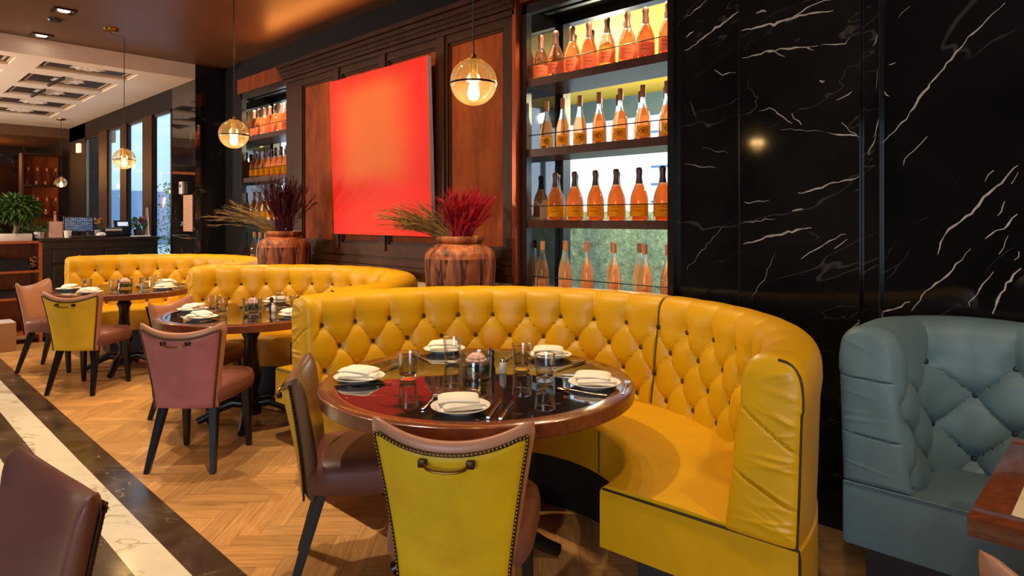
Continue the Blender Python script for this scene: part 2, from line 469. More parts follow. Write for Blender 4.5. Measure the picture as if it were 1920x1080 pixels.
o.data.materials.append(M['piping'])
struct('floor.001', boxes((-3.6, 16.2, -4.6, 3.5, -.06, -.002)), plain('joint_filler', lin(92, 58, 32), .6))     # sub floor seen as the joints
struct('floor.002', boxes((-3.6, 14.2, .965, 1.115, -.003, .002)), M['floor_black'])
bm = NB()
u = -3.6
while u < 14.2:
    ub(bm, u+.001, u+1.199, .805, .963, -.003, .002); u += 1.2
struct('floor.003', bm, M['floor_white'])
struct('floor.004', boxes((-3.6, 14.2, .652, .803, -.003, .002)), M['floor_black'])
bm = NB(); u = -3.6
while u < 14.2:
    for v in (-4.6, -3.55, -2.5, -1.45, -.4): ub(bm, u+.001, u+1.049, v+.001, v+1.049, -.003, .002)
    u += 1.05
struct('floor.005', bm, M['floor_white'])

# --- ceiling, cream dropped coffers, far soffit
struct('ceiling', boxes((-3.6, 7.9, -4.6, 3.6, H, H+.1)), M['ceiling'])
bm = NB()
Us = [7.9, 8.12, 8.56, 8.9, 9.6, 9.9, 10.6, 10.9, 11.6, 11.9, 12.6, 13.9]
Vs = [-4.6, -1.9, -1.0, -.75, .15, .4, 1.22, 1.45, 2.33, 2.86]
cof = []
for a in range(len(Us)-1):
    for b in range(len(Vs)-1):
        if a % 2 == 1 and b % 2 == 1: cof.append((Us[a], Us[a+1], Vs[b], Vs[b+1])); continue
        ub(bm, Us[a], Us[a+1], Vs[b], Vs[b+1], 3.03, 3.22)
struct('ceiling.001', bm, M['white_ceiling'])
bm = NB(); bt = NB(); bf = NB()
for (a, b, c, d) in cof:
    ub(bm, a, b, c, d, 3.062, 3.08)
    for e in (.0, .05):
        for q in ((a+e, a+e+.02, c+e, d-e), (b-e-.02, b-e, c+e, d-e), (a+e, b-e, c+e, c+e+.02), (a+e, b-e, d-e-.02, d-e)):
            ub(bt, *q, 3.048 if e == 0 else 3.055, 3.062)
    cu, cv = (a+b)/2, (c+d)/2; ru, rv = (b-a)*.27, (d-c)*.17
    n = 72
    rim = [W(cu+ru*cos(2*pi*k/n)*(1+.14*sin(9*2*pi*k/n)), cv+rv*sin(2*pi*k/n)*(1+.14*sin(9*2*pi*k/n)), 0) for k in range(n)]
    prism(bf, [(p[0], p[1]) for p in rim], 3.058, 3.062)
    for k in range(9):
        t = 2*pi*k/9
        ball(bf, W(cu+ru*.6*cos(t), cv+rv*.6*sin(t), 3.058), .03, 8, (1, 1, .2))
struct('ceiling.002', bm, M['coffer_dark'])
struct('trim_1', bt, M['coffer_trim'])
struct('trim_2', bf, M['white_ceiling'])
struct('ceiling.003', boxes((13.9, 16.2, -4.6, 3.6, 2.85, 3.3)), M['ceiling'])

# --- long wall (right of the picture): niches at U 1.83-2.95 and U 6.2-7.3
N1 = (1.83, 2.95); N2 = (6.2, 7.32)
bm = NB()
ub(bm, N1[1], N2[0], WV, 3.62, 0, H)
for n in (N1, N2):
    ub(bm, n[0], n[1], WV, 3.62, 0, .6); ub(bm, n[0], n[1], WV, 3.62, 2.82, H)
ub(bm, N2[1], 7.9, WV, 3.62, 0, H)
struct('wall_right', bm, M['wall_dark'])
# black marquina marble slabs, their white veins inlaid where the stone has them (U, z along the slab)
VEINS = {
'A': [(5,[(1.781,2.315),(1.656,2.379),(1.579,2.411),(1.466,2.47)]),(3,[(1.772,2.501),(1.656,2.564)]),(3,[(1.776,2.394),(1.732,2.413)]),(2,[(1.613,2.186),(1.57,2.163),(1.495,2.155)]),(2,[(1.781,1.707),(1.604,1.677)]),(1,[(1.682,1.79),(1.537,1.748)]),(1,[(1.718,1.957),(1.754,2.043)]),(1,[(1.772,1.135),(1.665,1.255),(1.553,1.377)])],
'B': [(5,[(1.439,2.355),(1.263,2.358),(1.12,2.366),(1.013,2.357)]),(3,[(1.219,2.359),(1.134,2.391),(1.026,2.409)]),(5,[(1.442,2.217),(1.278,2.223),(1.134,2.212),(1.079,2.209)]),(2,[(1.278,2.223),(1.234,2.186)]),(2,[(1.141,2.213),(1.1,2.191)]),(2,[(1.073,2.214),(0.961,2.196),(0.942,2.224)]),(3,[(1.361,1.936),(1.308,1.953),(1.263,1.915),(1.198,1.862)]),(3,[(1.198,1.903),(1.155,1.851)]),(2,[(1.0,1.947),(0.935,1.979)]),(2,[(0.974,1.844),(0.942,1.806),(0.891,1.77)]),(3,[(1.039,1.801),(0.898,1.775)]),(1,[(1.256,1.843),(1.162,1.829),(1.052,1.81)]),(4,[(1.169,1.531),(1.093,1.546),(1.039,1.567),(0.961,1.581),(0.891,1.598)]),(2,[(1.439,1.493),(1.308,1.501)]),(3,[(1.191,1.448),(1.148,1.456)]),(2,[(1.439,1.393),(1.278,1.409)]),(5,[(1.436,1.283),(1.323,1.319),(1.219,1.347),(1.107,1.369)]),(3,[(1.162,1.224),(1.052,1.296),(0.961,1.34)]),(2,[(1.002,1.279),(0.954,1.319)]),(4,[(1.073,2.045),(1.05,2.041)]),(4,[(1.371,2.429),(1.323,2.423)]),(1,[(1.399,1.013),(1.323,1.132),(1.278,1.246)]),(3,[(0.948,0.908),(0.885,0.962)])],
'S': [(2,[(0.846,1.78),(0.876,1.695)]),(2,[(0.824,1.872),(0.858,1.768)]),(2,[(0.84,2.225),(0.858,2.174)]),(1,[(0.834,2.082),(0.846,1.983)])],
'C': [(4,[(0.392,2.261),(0.482,2.177),(0.587,2.058),(0.641,1.983),(0.697,1.91),(0.732,1.841),(0.829,1.743)]),(3,[(0.658,1.756),(0.709,1.698),(0.741,1.669),(0.746,1.641)]),(4,[(0.346,1.618),(0.402,1.554),(0.462,1.489),(0.502,1.427),(0.576,1.367),(0.608,1.313),(0.619,1.261)]),(3,[(0.422,1.6),(0.457,1.56)]),(2,[(0.354,1.594),(0.373,1.547)]),(4,[(0.346,1.427),(0.402,1.372),(0.457,1.329)]),(3,[(0.502,1.29),(0.565,1.2),(0.608,1.153),(0.675,1.083),(0.715,1.014)]),(2,[(0.383,1.342),(0.412,1.269)]),(5,[(0.346,1.212),(0.392,1.149),(0.417,1.086),(0.432,1.03)]),(2,[(0.432,1.195),(0.462,1.144),(0.497,1.085),(0.508,1.053)]),(2,[(0.388,1.481),(0.417,1.421)]),(2,[(0.346,1.283),(0.364,1.247)]),(1,[(0.767,2.281),(0.72,2.324)]),(2,[(0.803,2.081),(0.776,2.09)]),(2,[(0.805,1.94),(0.819,1.969)]),(3,[(0.913,0.916),(0.824,0.997),(0.72,1.053)])],
}
def slab(name, U0, U1, V, veins, mat, seed):
    bm = boxes((U0, U1, V, 3.62, 0, H)); rr = random.Random(seed); nf = len(bm.faces)
    for w, pts in veins:
        P = []
        for (a, b), (c, d) in zip(pts, pts[1:]):
            n = max(2, int(hypot(c-a, d-b)/.022))
            for k in range(n): P.append((a+(c-a)*k/n+rr.gauss(0, .0035), b+(d-b)*k/n+rr.gauss(0, .0035)))
        P.append(pts[-1]); n = len(P); L = []; R_ = []
        for k, (a, b) in enumerate(P):
            q, r = P[max(0, k-1)], P[min(n-1, k+1)]; tx, tz = r[0]-q[0], r[1]-q[1]; l = hypot(tx, tz) or 1
            hw = .00085*w*(.25+1.0*sin(pi*(k+.5)/n))*rr.uniform(.45, 1.35)
            U_ = min(U1-.001, max(U0+.001, a)); 
            L.append(bm.verts.new(W(U_-tz/l*hw, V-.0006, b+tx/l*hw))); R_.append(bm.verts.new(W(U_+tz/l*hw, V-.0006, b-tx/l*hw)))
        for k in range(n-1):
            f = bm.faces.new((L[k], L[k+1], R_[k+1], R_[k])); f.material_index = 1
    o = struct(name, bm, [mat, M['vein']]); return o
M['vein'] = plain('white_marble_vein', lin(176, 162, 148), .08, 0, .35, 30)
slab('wall_right.001', 1.462, N1[0], WV, VEINS['A'], M['black_marble'], 1)
slab('wall_right.002', .905, 1.458, WV-.035, VEINS['B'], M['black_marble'], 2)
slab('wall_right.003', .83, .903, WV, VEINS['S'], M['black_marble'], 3)
slab('wall_right.004', .32, .828, WV+.02, VEINS['C'], M['black_marble_b'], 4)
slab('wall_right.005', -3.6, .316, WV, [], M['black_marble_b'], 5)
struct('trim_3', boxes((.8285, .834, WV-.012, WV+.03, 0, H), (1.4575, 1.4625, WV-.04, WV, 0, H)), M['frame_black'])
# polished pier that mirrors the far bottle niche, and the window wall
struct('wall_right.006', boxes((7.9, 8.66, 2.86, 3.62, 0, H)), M['mirror_marble'])
bm = NB()
ub(bm, 8.66, 13.9, 2.86, 2.91, 2.78, 3.05); ub(bm, 8.66, 13.9, 2.86, 2.91, 0, .12)
ub(bm, 12.80, 16.2, 2.86, 3.06, 0, 3.05)
struct('wall_right.007', bm, M['wall_dark'])
wins = [(8.70, 9.38), (9.76, 10.48), (10.78, 11.46), (11.90, 12.78)]
for k, (a, b) in enumerate(wins):
    bm = NB(); t = .04
    ub(bm, a, b, 2.865, 2.90, 2.78-t, 2.78); ub(bm, a, b, 2.865, 2.90, .12, .12+t)
    ub(bm, a, a+t, 2.865, 2.90, .12, 2.78); ub(bm, b-t, b, 2.865, 2.90, .12, 2.78)
    w = struct('window_%d' % (k+3), bm, M['frame_black'])
    struct('window_pane', boxes((a+t, b-t, 2.885, 2.892, .12+t, 2.78-t)), M['glasspane'], w)
bm = NB()
for a, b in ((9.38, 9.76), (10.48, 10.78), (11.46, 11.90)): ub(bm, a, b, 2.845, 2.91, .12, 2.78)
struct('trim_4', bm, M['panel_wood'])

# --- panelling between the niches
PA, PB = 3.0, 6.18
PV = 3.11
bm = NB()
ub(bm, PA, PB, PV, WV, .98, 1.20)
ub(bm, PA, PB, PV, WV, 2.70, 2.93)
pan = [(3.10, 3.68), (3.82, 4.43), (4.57, 5.14), (5.29, 5.86)]
xs = [PA]+[q for p in pan for q in p]+[PB]
for a, b in zip(xs[0::2], xs[1::2]): ub(bm, a, b, PV, WV, 1.2, 2.70)
for a, b in pan:                                                   # stepped bead round each panel
    for q in ((a, a+.018, 1.2, 2.7), (b-.018, b, 1.2, 2.7), (a, b, 1.2, 1.218), (a, b, 2.682, 2.7)):
        ub(bm, q[0], q[1], PV+.012, WV, q[2], q[3])
# cornice, plinth mouldings
for (dz, dv) in ((2.76, .02), (2.80, .035), (2.83, .05), (2.86, .075), (2.90, .095)):
    ub(bm, PA-.02, PB+.03, PV-dv, PV+.01, dz, dz+.035)
for (dz, dv) in ((.98, .03), (1.03, .018), (1.10, .01)): ub(bm, PA-.01, PB+.01, PV-dv, PV+.01, dz, dz+.045)
for a in (4.5, 3.75, 5.215): ub(bm, a-.045, a+.045, PV-.015, PV+.01, 1.14, 2.76)
struct('trim_5', bm, M['panel_wood'])
for k, (a, b) in enumerate(pan):
    struct('trim_%d' % (6+k), boxes((a, b, PV+.025, WV, 1.2, 2.70)), M['copper_suede'])
struct('trim_10', boxes((2.965, 2.998, PV-.02, WV, .9, H-.02)), M['copper_edge'])
struct('trim_11', boxes((PA, PB, PV+.02, WV, .86, .98)), M['cream_wall'])
struct('trim_12', boxes((N2[0]-.02, N2[1]+.06, PV+.02, WV, 2.82, 2.98)), M['copper_suede'])
struct('trim_13', boxes((PA-.05, 1.80, PV-.0, WV, 2.83, 2.86), (PA-.05, 1.80, PV-.02, WV, 3.0, 3.04)), M['copper_edge'])

# --- other walls of the room
bm = NB()
ub(bm, .3, 16.2, -4.7, -4.6, 0, 3.3); ub(bm, -3.6, -3.2, -4.7, -4.6, 0, 3.3); ub(bm, -3.2, .3, -4.7, -4.6, 0, .5); ub(bm, -3.2, .3, -4.7, -4.6, 2.9, 3.3)
struct('wall_left', bm, M['wall_dark'])
struct('window_7', boxes((-3.2, .3, -4.68, -4.62, .5, .56), (-3.2, .3, -4.68, -4.62, 2.84, 2.9), (-1.5, -1.4, -4.68, -4.62, .56, 2.84)), M['frame_black'])
struct('wall_rear', boxes((-3.7, -3.6, -4.7, 3.62, 0, H)), M['wall_dark'])
struct('wall_far', boxes((16.1, 16.2, -4.6, 3.6, 0, 3.0)), M['mirror_marble'])
struct('baseboard_far', boxes((9.75, 9.8, -1.5, 1.7, 0, .1)), M['frame_black'])

# --- window panes behind the niches
for k, n in enumerate((N1, N2)):
    bm = NB()
    for q in ((n[0], n[0]+.05, .6, 2.82), (n[1]-.05, n[1], .6, 2.82), (n[0], n[1], .6, .66), (n[0], n[1], 2.76, 2.82)):
        ub(bm, q[0], q[1], 3.50, 3.58, q[2], q[3])
    w = struct('window_%d' % (k+1), bm, M['frame_black'])
    struct('window_pane', boxes((n[0]+.05, n[1]-.05, 3.535, 3.545, .66, 2.76)), M['glasspane'], w)

# ================================================================== outside the windows
def mk_out():
    m = NT('hedge_leaves'); m.set(Roughness=.7)
    n = m.noise(m.coord(), 14, 6, .7)
    m.color(m.ramp(n.outputs['Fac'], [(.3, lin(62, 92, 96)), (.6, lin(118, 154, 158)), (.8, lin(176, 200, 200))])); m.bump(n.outputs['Fac'], 1, .05); return m.m
M['hedge'] = mk_out()
M['pave'] = plain('street_paving', lin(176, 180, 184), .8)
M['facade'] = plain('pale_facade', lin(236, 240, 244), .7, 0, .03)
M['facade_blue'] = plain('pale_blue_facade', lin(168, 184, 192), .7, 0, .06, 1)
M['bluegrey'] = plain('blue_grey_paint', lin(84, 112, 138), .6)
M['canopy'] = plain('ochre_canopy', lin(214, 178, 40), .7, 0, .06, 2)
struct('ground', boxes((-8, 40, 3.62, 22, -.1, -.01)), M['pave'])
t = thing('building', 'pale building closing the far end of the street outside', 'building', W(31, 8, 0))
obj('wall', boxes((0, 2, -4.3, 6, 0, 16)), M['facade_blue'], t, False)
obj('shopfront', boxes((-.1, 0, -3, 4, .3, 2.6)), M['bluegrey'], t, False)
hb = NB()
def hedgef(u, v):
    U = .2+3.6*u*1.6; a = pi*v
    n = .05*sin(U*17+3*v*9)+.04*sin(U*41+v*23)
    return W(U, 6.4-.45*cos(a)*(1+.1*sin(U*9))+0, .02+(1.40+n)*min(1, 1.6*sin(a)) if 0 < v < 1 else .0)
grid(hb, hedgef, 120, 24)
o = obj('hedge', hb, M['hedge']); tag(o, 'clipped grey green hedge outside behind the near bottle display', 'hedge')
fr = thing('building', 'pale overexposed building front across the street outside', 'building', W(4.5, 13, 0))
bm = NB(); ub(bm, -9, 26, 0, 2, 0, 7); obj('wall', bm, M['facade'], fr, False)
for k, (a, b, z0, z1) in enumerate([(-2.9, -.9, 2.3, 3.3), (-6, -4.6, 1.0, 3.0), (2, 3.6, 1, 3.4), (6, 7.6, 1, 3.4), (10, 11.8, 1, 3.4)]):
    bm = NB(); ub(bm, a, b, -.06, .0, z0, z1)
    w = obj('window', bm, M['facade'], fr, False)
    bm = NB(); n = 7
    for q in range(n): zz = z0+(z1-z0)*q/(n-1); ub(bm, a, b, -.09, -.05, zz-.025, zz+.025)
    obj('louvre', bm, M['bluegrey'], w, False)
bm = NB(); ub(bm, -.16, .16, -.16, .16, 0, 3.0)
o = obj('street_column', bm, M['bluegrey'], None, False, W(2.5, 7.4, 0)); tag(o, 'dark blue grey column outside behind the near bottle display', 'column')
cp = thing('canopy', 'ochre yellow terrace canopy outside above the near bottle display', 'canopy', W(3.0, 5.4, 0))
obj('cover', boxes((-3.4, 3.4, -1.75, 1.7, 3.0, 3.06)), M['canopy'], cp, False)
obj('valance', boxes((-3.4, 3.4, 1.7, 1.76, 2.72, 3.06)), M['bluegrey'], cp, False)
for a in (-3.3, 3.3):
    bm = NB(); tube(bm, [W(a, 1.6, 0), W(a, 1.6, 3.0)], .04); obj('post', bm, M['bluegrey'], cp)
sl = thing('string_lights', 'string of small warm bulbs under the yellow canopy outside', 'string lights', W(2.6, 5.2, 2.8))
bm = NB(); tube(bm, [W(-1.5+3*t/20, .5*t/20, .02-.1*sin(pi*t/20)+.2*(t/20)) for t in range(21)], .006, 5); obj('wire', bm, M['plastic_black'], sl)
for t in (3, 7, 11, 15):
    bm = NB(); ball(bm, W(-1.5+3*t/20, .5*t/20, -.03-.1*sin(pi*t/20)+.2*(t/20)), .035); obj('bulb', bm, M['filament'], sl)
um = thing('street_parasol', 'white parasol outside seen low right through the near display', 'parasol', W(1.1, 8.8, 0))
bm = NB(); lathe(bm, [(.9, 1.55), (.45, 1.75), (0, 1.9), (0, 1.86), (.44, 1.72)], 24, cap=False); obj('cover', bm, M['facade'], um)
bm = NB(); tube(bm, [(0, 0, 0), (0, 0, 1.87)], .025); obj('pole', bm, M['bluegrey'], um)
for k, (U, V, s, lb) in enumerate([(11.2, 3.9, 1.0, 'shrub outside the middle tall window behind the counter'), (10.2, 4.2, 1.1, 'shrub with pale blossom outside the window behind the flower pot'), (2.9, 8.6, 1.0, 'bare street tree outside behind the third shelf of bottles')]):
    t = thing('street_shrub', lb, 'shrub', W(U, V, 0))
    bm = NB(); rr = random.Random(k)
    if k == 2:
        tube(bm, [(0, 0, 0), (.03, 0, 1.2), (-.05, 0, 2.4), (.05, .0, 3.2)], [.06, .05, .035, .01])
        for q in range(16):
            z = rr.uniform(1.3, 2.9); a = rr.uniform(0, 6.3); tube(bm, [(0, 0, z), (.3*cos(a), .2*sin(a), z+.3), (.55*cos(a), .3*sin(a), z+.4)], [.02, .012, .004], 5)
        obj('trunk', bm, M['bluegrey'], t)
    else:
        tube(bm, [(0, 0, 0), (0, 0, .9*s)], .03); obj('stem', bm, M['bark'], t)
        bm = NB()
        for q in range(1500):
            a = rr.uniform(0, 6.3); z = rr.uniform(.5, 2.0)*s; r = rr.uniform(.05, .42)*s
            c = Vector((r*cos(a), r*sin(a), z)); d = Vector((rr.gauss(0, 1), rr.gauss(0, 1), rr.gauss(0, 1))).normalized(); e = d.orthogonal().normalized()
            ln = .03; bm.faces.new([bm.verts.new(c+d*ln), bm.verts.new(c+e*.014), bm.verts.new(c-d*ln), bm.verts.new(c-e*.014)])
        obj('foliage', bm, M['leaf'], t, False)

# ================================================================== SEATING
class Path:
    """plan line of a seat back's inner face; pos(s, o) = point offset o outwards, (u, v) local plan"""
    def __init__(s): s.seg = []; s.len = 0
    def line(s, p, d, n, L): s.seg.append(('L', p, d, n, L)); s.len += L; return s
    def arc(s, c, R, a0, a1): L = abs(a1-a0)*R; s.seg.append(('A', c, R, a0, a1, L)); s.len += L; return s
    def pos(s, t, o):
        for k, g in enumerate(s.seg):
            L = g[-1]
            if t <= L or k == len(s.seg)-1:
                if g[0] == 'L':
                    _, p, d, n, _ = g; return (p[0]+d[0]*t+n[0]*o, p[1]+d[1]*t+n[1]*o)
                _, c, R, a0, a1, _ = g; a = a0+(a1-a0)*t/R/abs(a1-a0)
                return (c[0]+(R+o)*cos(a), c[1]+(R+o)*sin(a))
            t -= L

Z0, ZR = .47, .86      # bottom of tufting, top button row
def back_profile():
    pr = []
    n = 72
    for k in range(n+1):
        f = k/n; pr.append((.0+.05*f, Z0+(ZR-Z0)*f, 1, 0))
    for k in range(1, 27):
        a = pi*k/26*.95; pr.append((.132-.082*math.copysign(abs(cos(a))**.62, cos(a)), ZR+.135*sin(a)**.62, 1, a))
    pr.append((.212, .84, 0, pi)); pr.append((.205, .6, 0, pi)); pr.append((.20, .48, 0, pi)); 
    return pr
PROF = back_profile()
def tuft(s, z, a, pitch, zp, depth, off=0):
    u = (s-off)/pitch; w = (z-ZR)/zp
    if a <= 0:
        A = abs(sin(pi*(u+w))); B = abs(sin(pi*(u-w)))
        h = (A*B)**.25
    else:
        h = abs(sin(pi*u))**.5
        fade = max(0, 1-a/(pi*.8))**1.6; h = 1-(1-h)*fade
    # button pit
    wr = round(2*w)/2 if w <= .1 else 0
    wr = max(-1.5, min(0, wr)); row = round(-2*wr)
    uu = u-.5*(row % 2); du = (uu-round(uu))*pitch; dz = (w-wr)*zp
    pit = math.exp(-(du*du+dz*dz)/(.033**2))
    return depth*h - .016*pit

def tufted_back(path, name, mat, parent, pitch, zp, depth, seams=(), off=0, ds=.0125, s0=0, s1=None):
    s1 = path.len if s1 is None else s1
    n = max(8, int((s1-s0)/ds)+1); m = len(PROF)
    bm = NB()
    def fn(u, v):
        s = s0+(s1-s0)*u; o, z, wt, a = PROF[min(m-1, int(round(v*(m-1))))]
        if wt:
            h = tuft(s, z, a, pitch, zp, depth, off)
            for q in seams: h -= .022*math.exp(-((s-q)/.007)**2)
            e = min(s-s0, s1-s)
            if e < .05: q = (1-e/.05)**2; h = h*(1-q)+.014*q
            if a > pi/2: h *= 1-.75*min(1, (a-pi/2)/(pi*.42))
            if a <= 0: o -= h
            else: o -= h*cos(a); z += h*sin(a)*.8
        p = path.pos(s, o); return W(p[0], p[1], z)
    grid(bm, fn, n, m)
    return obj(name, bm, mat, parent)

def buttons(path, parent, mat, pitch, zp, depth, off=0, rows=4, margin=.05):
    me = None
    for r in range(rows):
        k0 = int(-2); z = ZR-zp*.5*r
        for k in range(k0, int(path.len/pitch)+3):
            s = off+pitch*(k+.5*(r % 2))
            if s < margin or s > path.len-margin: continue
            o = .05*(z-Z0)/(ZR-Z0)+.011
            p = path.pos(s, o)
            if me is None:
                bm = NB(); ball(bm, (0, 0, 0), .0145, 10); b = obj('button', bm, mat, parent); me = b.data
            else:
                b = bpy.data.objects.new('button', me); COL.objects.link(b); b.parent = parent
            b.location = W(p[0], p[1], z)

def end_face(path, s, sgn, mat, parent, name='arm_front', pipe=None, th=.026, seams=((.635, -.22, .016, .0035), (.815, -.30, .014, .0032)), folds=20):
    """gathered cloth panel closing the end of a seat back; sgn = direction along the path that points outwards"""
    bm = NB()
    eps = .01*sgn
    p0 = path.pos(s, 0); pin = path.pos(s-eps, 0); t = ((p0[0]-pin[0])/.01, (p0[1]-pin[1])/.01)
    ZT = ZR+.135+.0112
    nz = 110; zs = [.478+(ZR-.478)*k/nz for k in range(nz)]+[ZR+(ZT-ZR)*sin(pi/2*k/26) for k in range(27)]; nz = len(zs)-1
    def lim(z):
        if z <= ZR: return -.014+.05*(z-Z0)/(ZR-Z0), .2+.012*(z-Z0)/(ZR-Z0)
        f = min(1, (z-ZR)/(ZT-ZR)); c = max(0, 1-f**3.2)**(1/3.2)
        return .132-.096*c, .132+.0845*c
    rr = random.Random(11)
    fold = [(rr.uniform(.49, .96), rr.uniform(-.45, .25), rr.uniform(.003, .007), rr.uniform(.004, .009)) for _ in range(folds)]
    def fn(u, v):
        z = zs[int(round(u*nz))]; a, b = lim(z); o = a+(b-a)*v
        q = max(0, 1-abs(2*v-1)**4)*min(1, max(0, ZT-z)/.04)*min(1, (z-.47)/.02)
        h = th*q**.5*(.75+.25*sin(pi*(z-.47)/.5))
        for cz, sl, am, wd in seams: h -= am*math.exp(-((z-cz-sl*(v-.4)*.4)/wd)**2)*q
        for cz, sl, am, wd in fold: h += am*math.exp(-((z-cz-sl*(v-.5)*.3)/wd)**2)*(v**1.5)*q*.8
        P = path.pos(s, o); return W(P[0]+t[0]*h, P[1]+t[1]*h, z)
    grid(bm, fn, nz+1, 27)
    o = obj(name, bm, mat, parent)
    if pipe:
        bm = NB(); pts = []
        for z in zs[:-1:3]: a, b = lim(z); P = path.pos(s, b-.003); pts.append(W(P[0]+t[0]*.004, P[1]+t[1]*.004, z))
        tube(bm, pts, .004, 6); obj('piping', bm, pipe, o)
    return o

def sweep(path, prof, name, mat, parent, ds=.04, smooth=True, inset=0):
    n = max(6, int(path.len/ds)); bm = NB(); m = len(prof)
    vs = []
    for i in range(n+1):
        vs.append([bm.verts.new(W(*path.pos(inset+(path.len-2*inset)*i/n, o), z)) for o, z in prof])
    for i in range(n):
        for j in range(m):
            k = (j+1) % m; bm.faces.new((vs[i][j], vs[i+1][j], vs[i+1][k], vs[i][k]))
    bm.faces.new(vs[0]); bm.faces.new(vs[-1])
    return obj(name, bm, mat, parent, smooth)

RI = 1.045
def banquette(loc, label, phi, ext, seam_s, far=False, phi1=0):
    t = thing('banquette', label, 'banquette', W(*loc, 0), 0, 'curved yellow banquettes')
    p = Path().arc((0, 0), RI, radians(phi), radians(phi1))
    if ext: p.line((RI, 0), (0, -1), (1, 0), ext)
    pitch, zp, dp = .188, .23, .027
    tufted_back(p, 'backrest', M['yellow'], t, pitch, zp, dp, [seam_s], off=.10, ds=.014 if far else .0075)
    buttons(p, t, M['button'], pitch, zp, dp, off=.10)
    end_face(p, 0, -1, M['yellow'], t, pipe=M['piping']); end_face(p, p.len, 1, M['yellow'], t, pipe=M['piping'])
    d = RI-.585
    sweep(p, [(-d, .27), (-d, .462), (-d+.008, .478), (-d+.025, .487), (-d+.06, .490), (-.2, .493), (.02, .486), (.19, .486), (.205, .47), (.205, .27)], 'seat', M['yellow'], t)
    sweep(p, [(-d+.07, 0), (-d+.07, .27), (.15, .27), (.15, 0)], 'plinth', M['dark_plinth'], t, inset=.3)
    for s, sg in ((0, 1), (p.len, 1)):
        bm = NB(); e = -.005 if s == 0 else .005
        pts = [W(*(p.pos(s+e, o)), .476) for o in [-d+.012+k*(.192+d)/10 for k in range(11)]]
        tube(bm, pts+[W(*p.pos(s+e, .206), .45), W(*p.pos(s+e, .206), .28)], .0042, 6); obj('piping', bm, M['piping'], t)
    for s in (.0+p.len*.36, p.len*.64):
        bm = NB(); tube(bm, [W(*p.pos(s, -d-.001), z) for z in (.275, .37, .465)], .0035, 6); obj('seam', bm, M['piping'], t)
    bm = NB()
    n0 = [(o-.004 if a <= 0 else o, z, a) for o, z, wt, a in PROF if wt]
    tube(bm, [W(*p.pos(seam_s, o-.012*cos(a)), z+.012*sin(a)) for o, z, a in n0[::2]], .003, 6); obj('seam', bm, M['piping'], t)
    return t

C1 = (1.94, 1.80); C2 = (4.45, 1.98); C3 = (6.80, 1.83)
banquette(C1, 'nearest curved yellow tufted banquette, wrapped around the front dining table', 176.5, .15, 1.40)
banquette((4.47, 1.85), 'middle curved yellow tufted banquette, wrapped around the second dining table', 176.5, 0, 1.4, True, 8)
banquette((6.90, 1.82), 'farthest curved yellow tufted banquette, in front of the black counter', 163, .17, 1.4, True)

# --- blue sofa against the marble
def blue_sofa():
    t = thing('sofa', 'grey blue velvet tufted sofa against the black marble wall at right', 'sofa', (0, 0, 0))
    p = Path().line((.575, 2.515), (0, 1), (1, 0), .295).arc((.455, 2.81), .12, 0, radians(90)).line((.455, 2.93), (-1, 0), (0, 1), 1.5)
    tufted_back(p, 'backrest', M['blue'], t, .24, .23, .04, off=.125, ds=.007)
    buttons(p, t, M['bluebutton'], .24, .23, .04, off=.125)
    end_face(p, 0, -1, M['blue'], t, th=.018, seams=((.645, .03, .014, .003), (.845, .02, .013, .003)), folds=6)
    bm = NB(); ub(bm, -1.2, .778, 2.5, 3.14, .25, .475, .014); obj('seat', bm, M['blue'], t)
    bm = NB(); ub(bm, -1.15, .72, 2.58, 3.12, 0, .25); obj('plinth', bm, M['dark_plinth'], t, False)
    bm = NB(); tube(bm, [W(.77, 2.497, .474), W(.3, 2.497, .476), W(-1.1, 2.497, .476)], .004, 6); obj('piping', bm, M['blue'], t)
    return t
blue_sofa()

# --- tables
def legs_pedestal(t, spread=.34):
    bm = NB()
    lathe(bm, [(.0, .06), (.07, .06), (.075, .12), (.05, .17), (.042, .22), (.062, .27), (.068, .33), (.05, .42), (.04, .52), (.045, .58), (.062, .62), (.048, .645), (.07, .67), (.085, .712), (0, .712)], 28)
    obj('column', bm, M['black_wood'], t)
    for k in range(4):
        a = pi/4+k*pi/2+.2; bm = NB()
        pts = [(r*cos(a), r*sin(a), z) for r, z in ((.04, .13), (.12, .145), (.2, .11), (.28, .055), (spread, .026))]
        tube(bm, pts, [.035, .036, .032, .028, .026], 10); obj('leg', bm, M['black_wood'], t)
def round_table(loc, r, label):
    t = thing('round_table', label, 'dining table', W(*loc, 0), 0, 'round marble dining tables')
    bm = NB(); lathe(bm, [(r-.07, .752), (r-.07, .7595), (r-.004, .76), (r, .757), (r, .716), (r-.004, .712), (.05, .712), (.05, .735)], 96, cap=False); obj('table_rim', bm, M['rim'], t)
    bm = NB(); lathe(bm, [(0, .752), (r-.072, .752), (r-.072, .76), (0, .76)], 96); obj('table_inlay', bm, M['inlay'], t)
    legs_pedestal(t)
    return t
R1, R2 = .625, .60
round_table(C1, R1, 'nearest round dining table, wood rimmed black marble top laid for five')
round_table(C2, R2, 'middle round dining table, wood rimmed black marble top by the pink chair')
round_table(C3, R2, 'farthest round dining table, wood rimmed, behind the yellow-backed far chair')
t = thing('square_table', 'cream marble topped table with wooden edge in front of the blue sofa', 'dining table', W(-.08, 2.09, 0))
bm = NB()
for q in ((-.36, .36, -.36, -.29), (-.36, .36, .29, .36), (-.36, -.29, -.29, .29), (.29, .36, -.29, .29)): box(bm, *q, .71, .755, .003)
obj('table_rim', bm, M['rim'], t)
bm = NB(); box(bm, -.29, .29, -.29, .29, .725, .7545); obj('table_inlay', bm, M['cream_marble'], t, False)
legs_pedestal(t, .3)

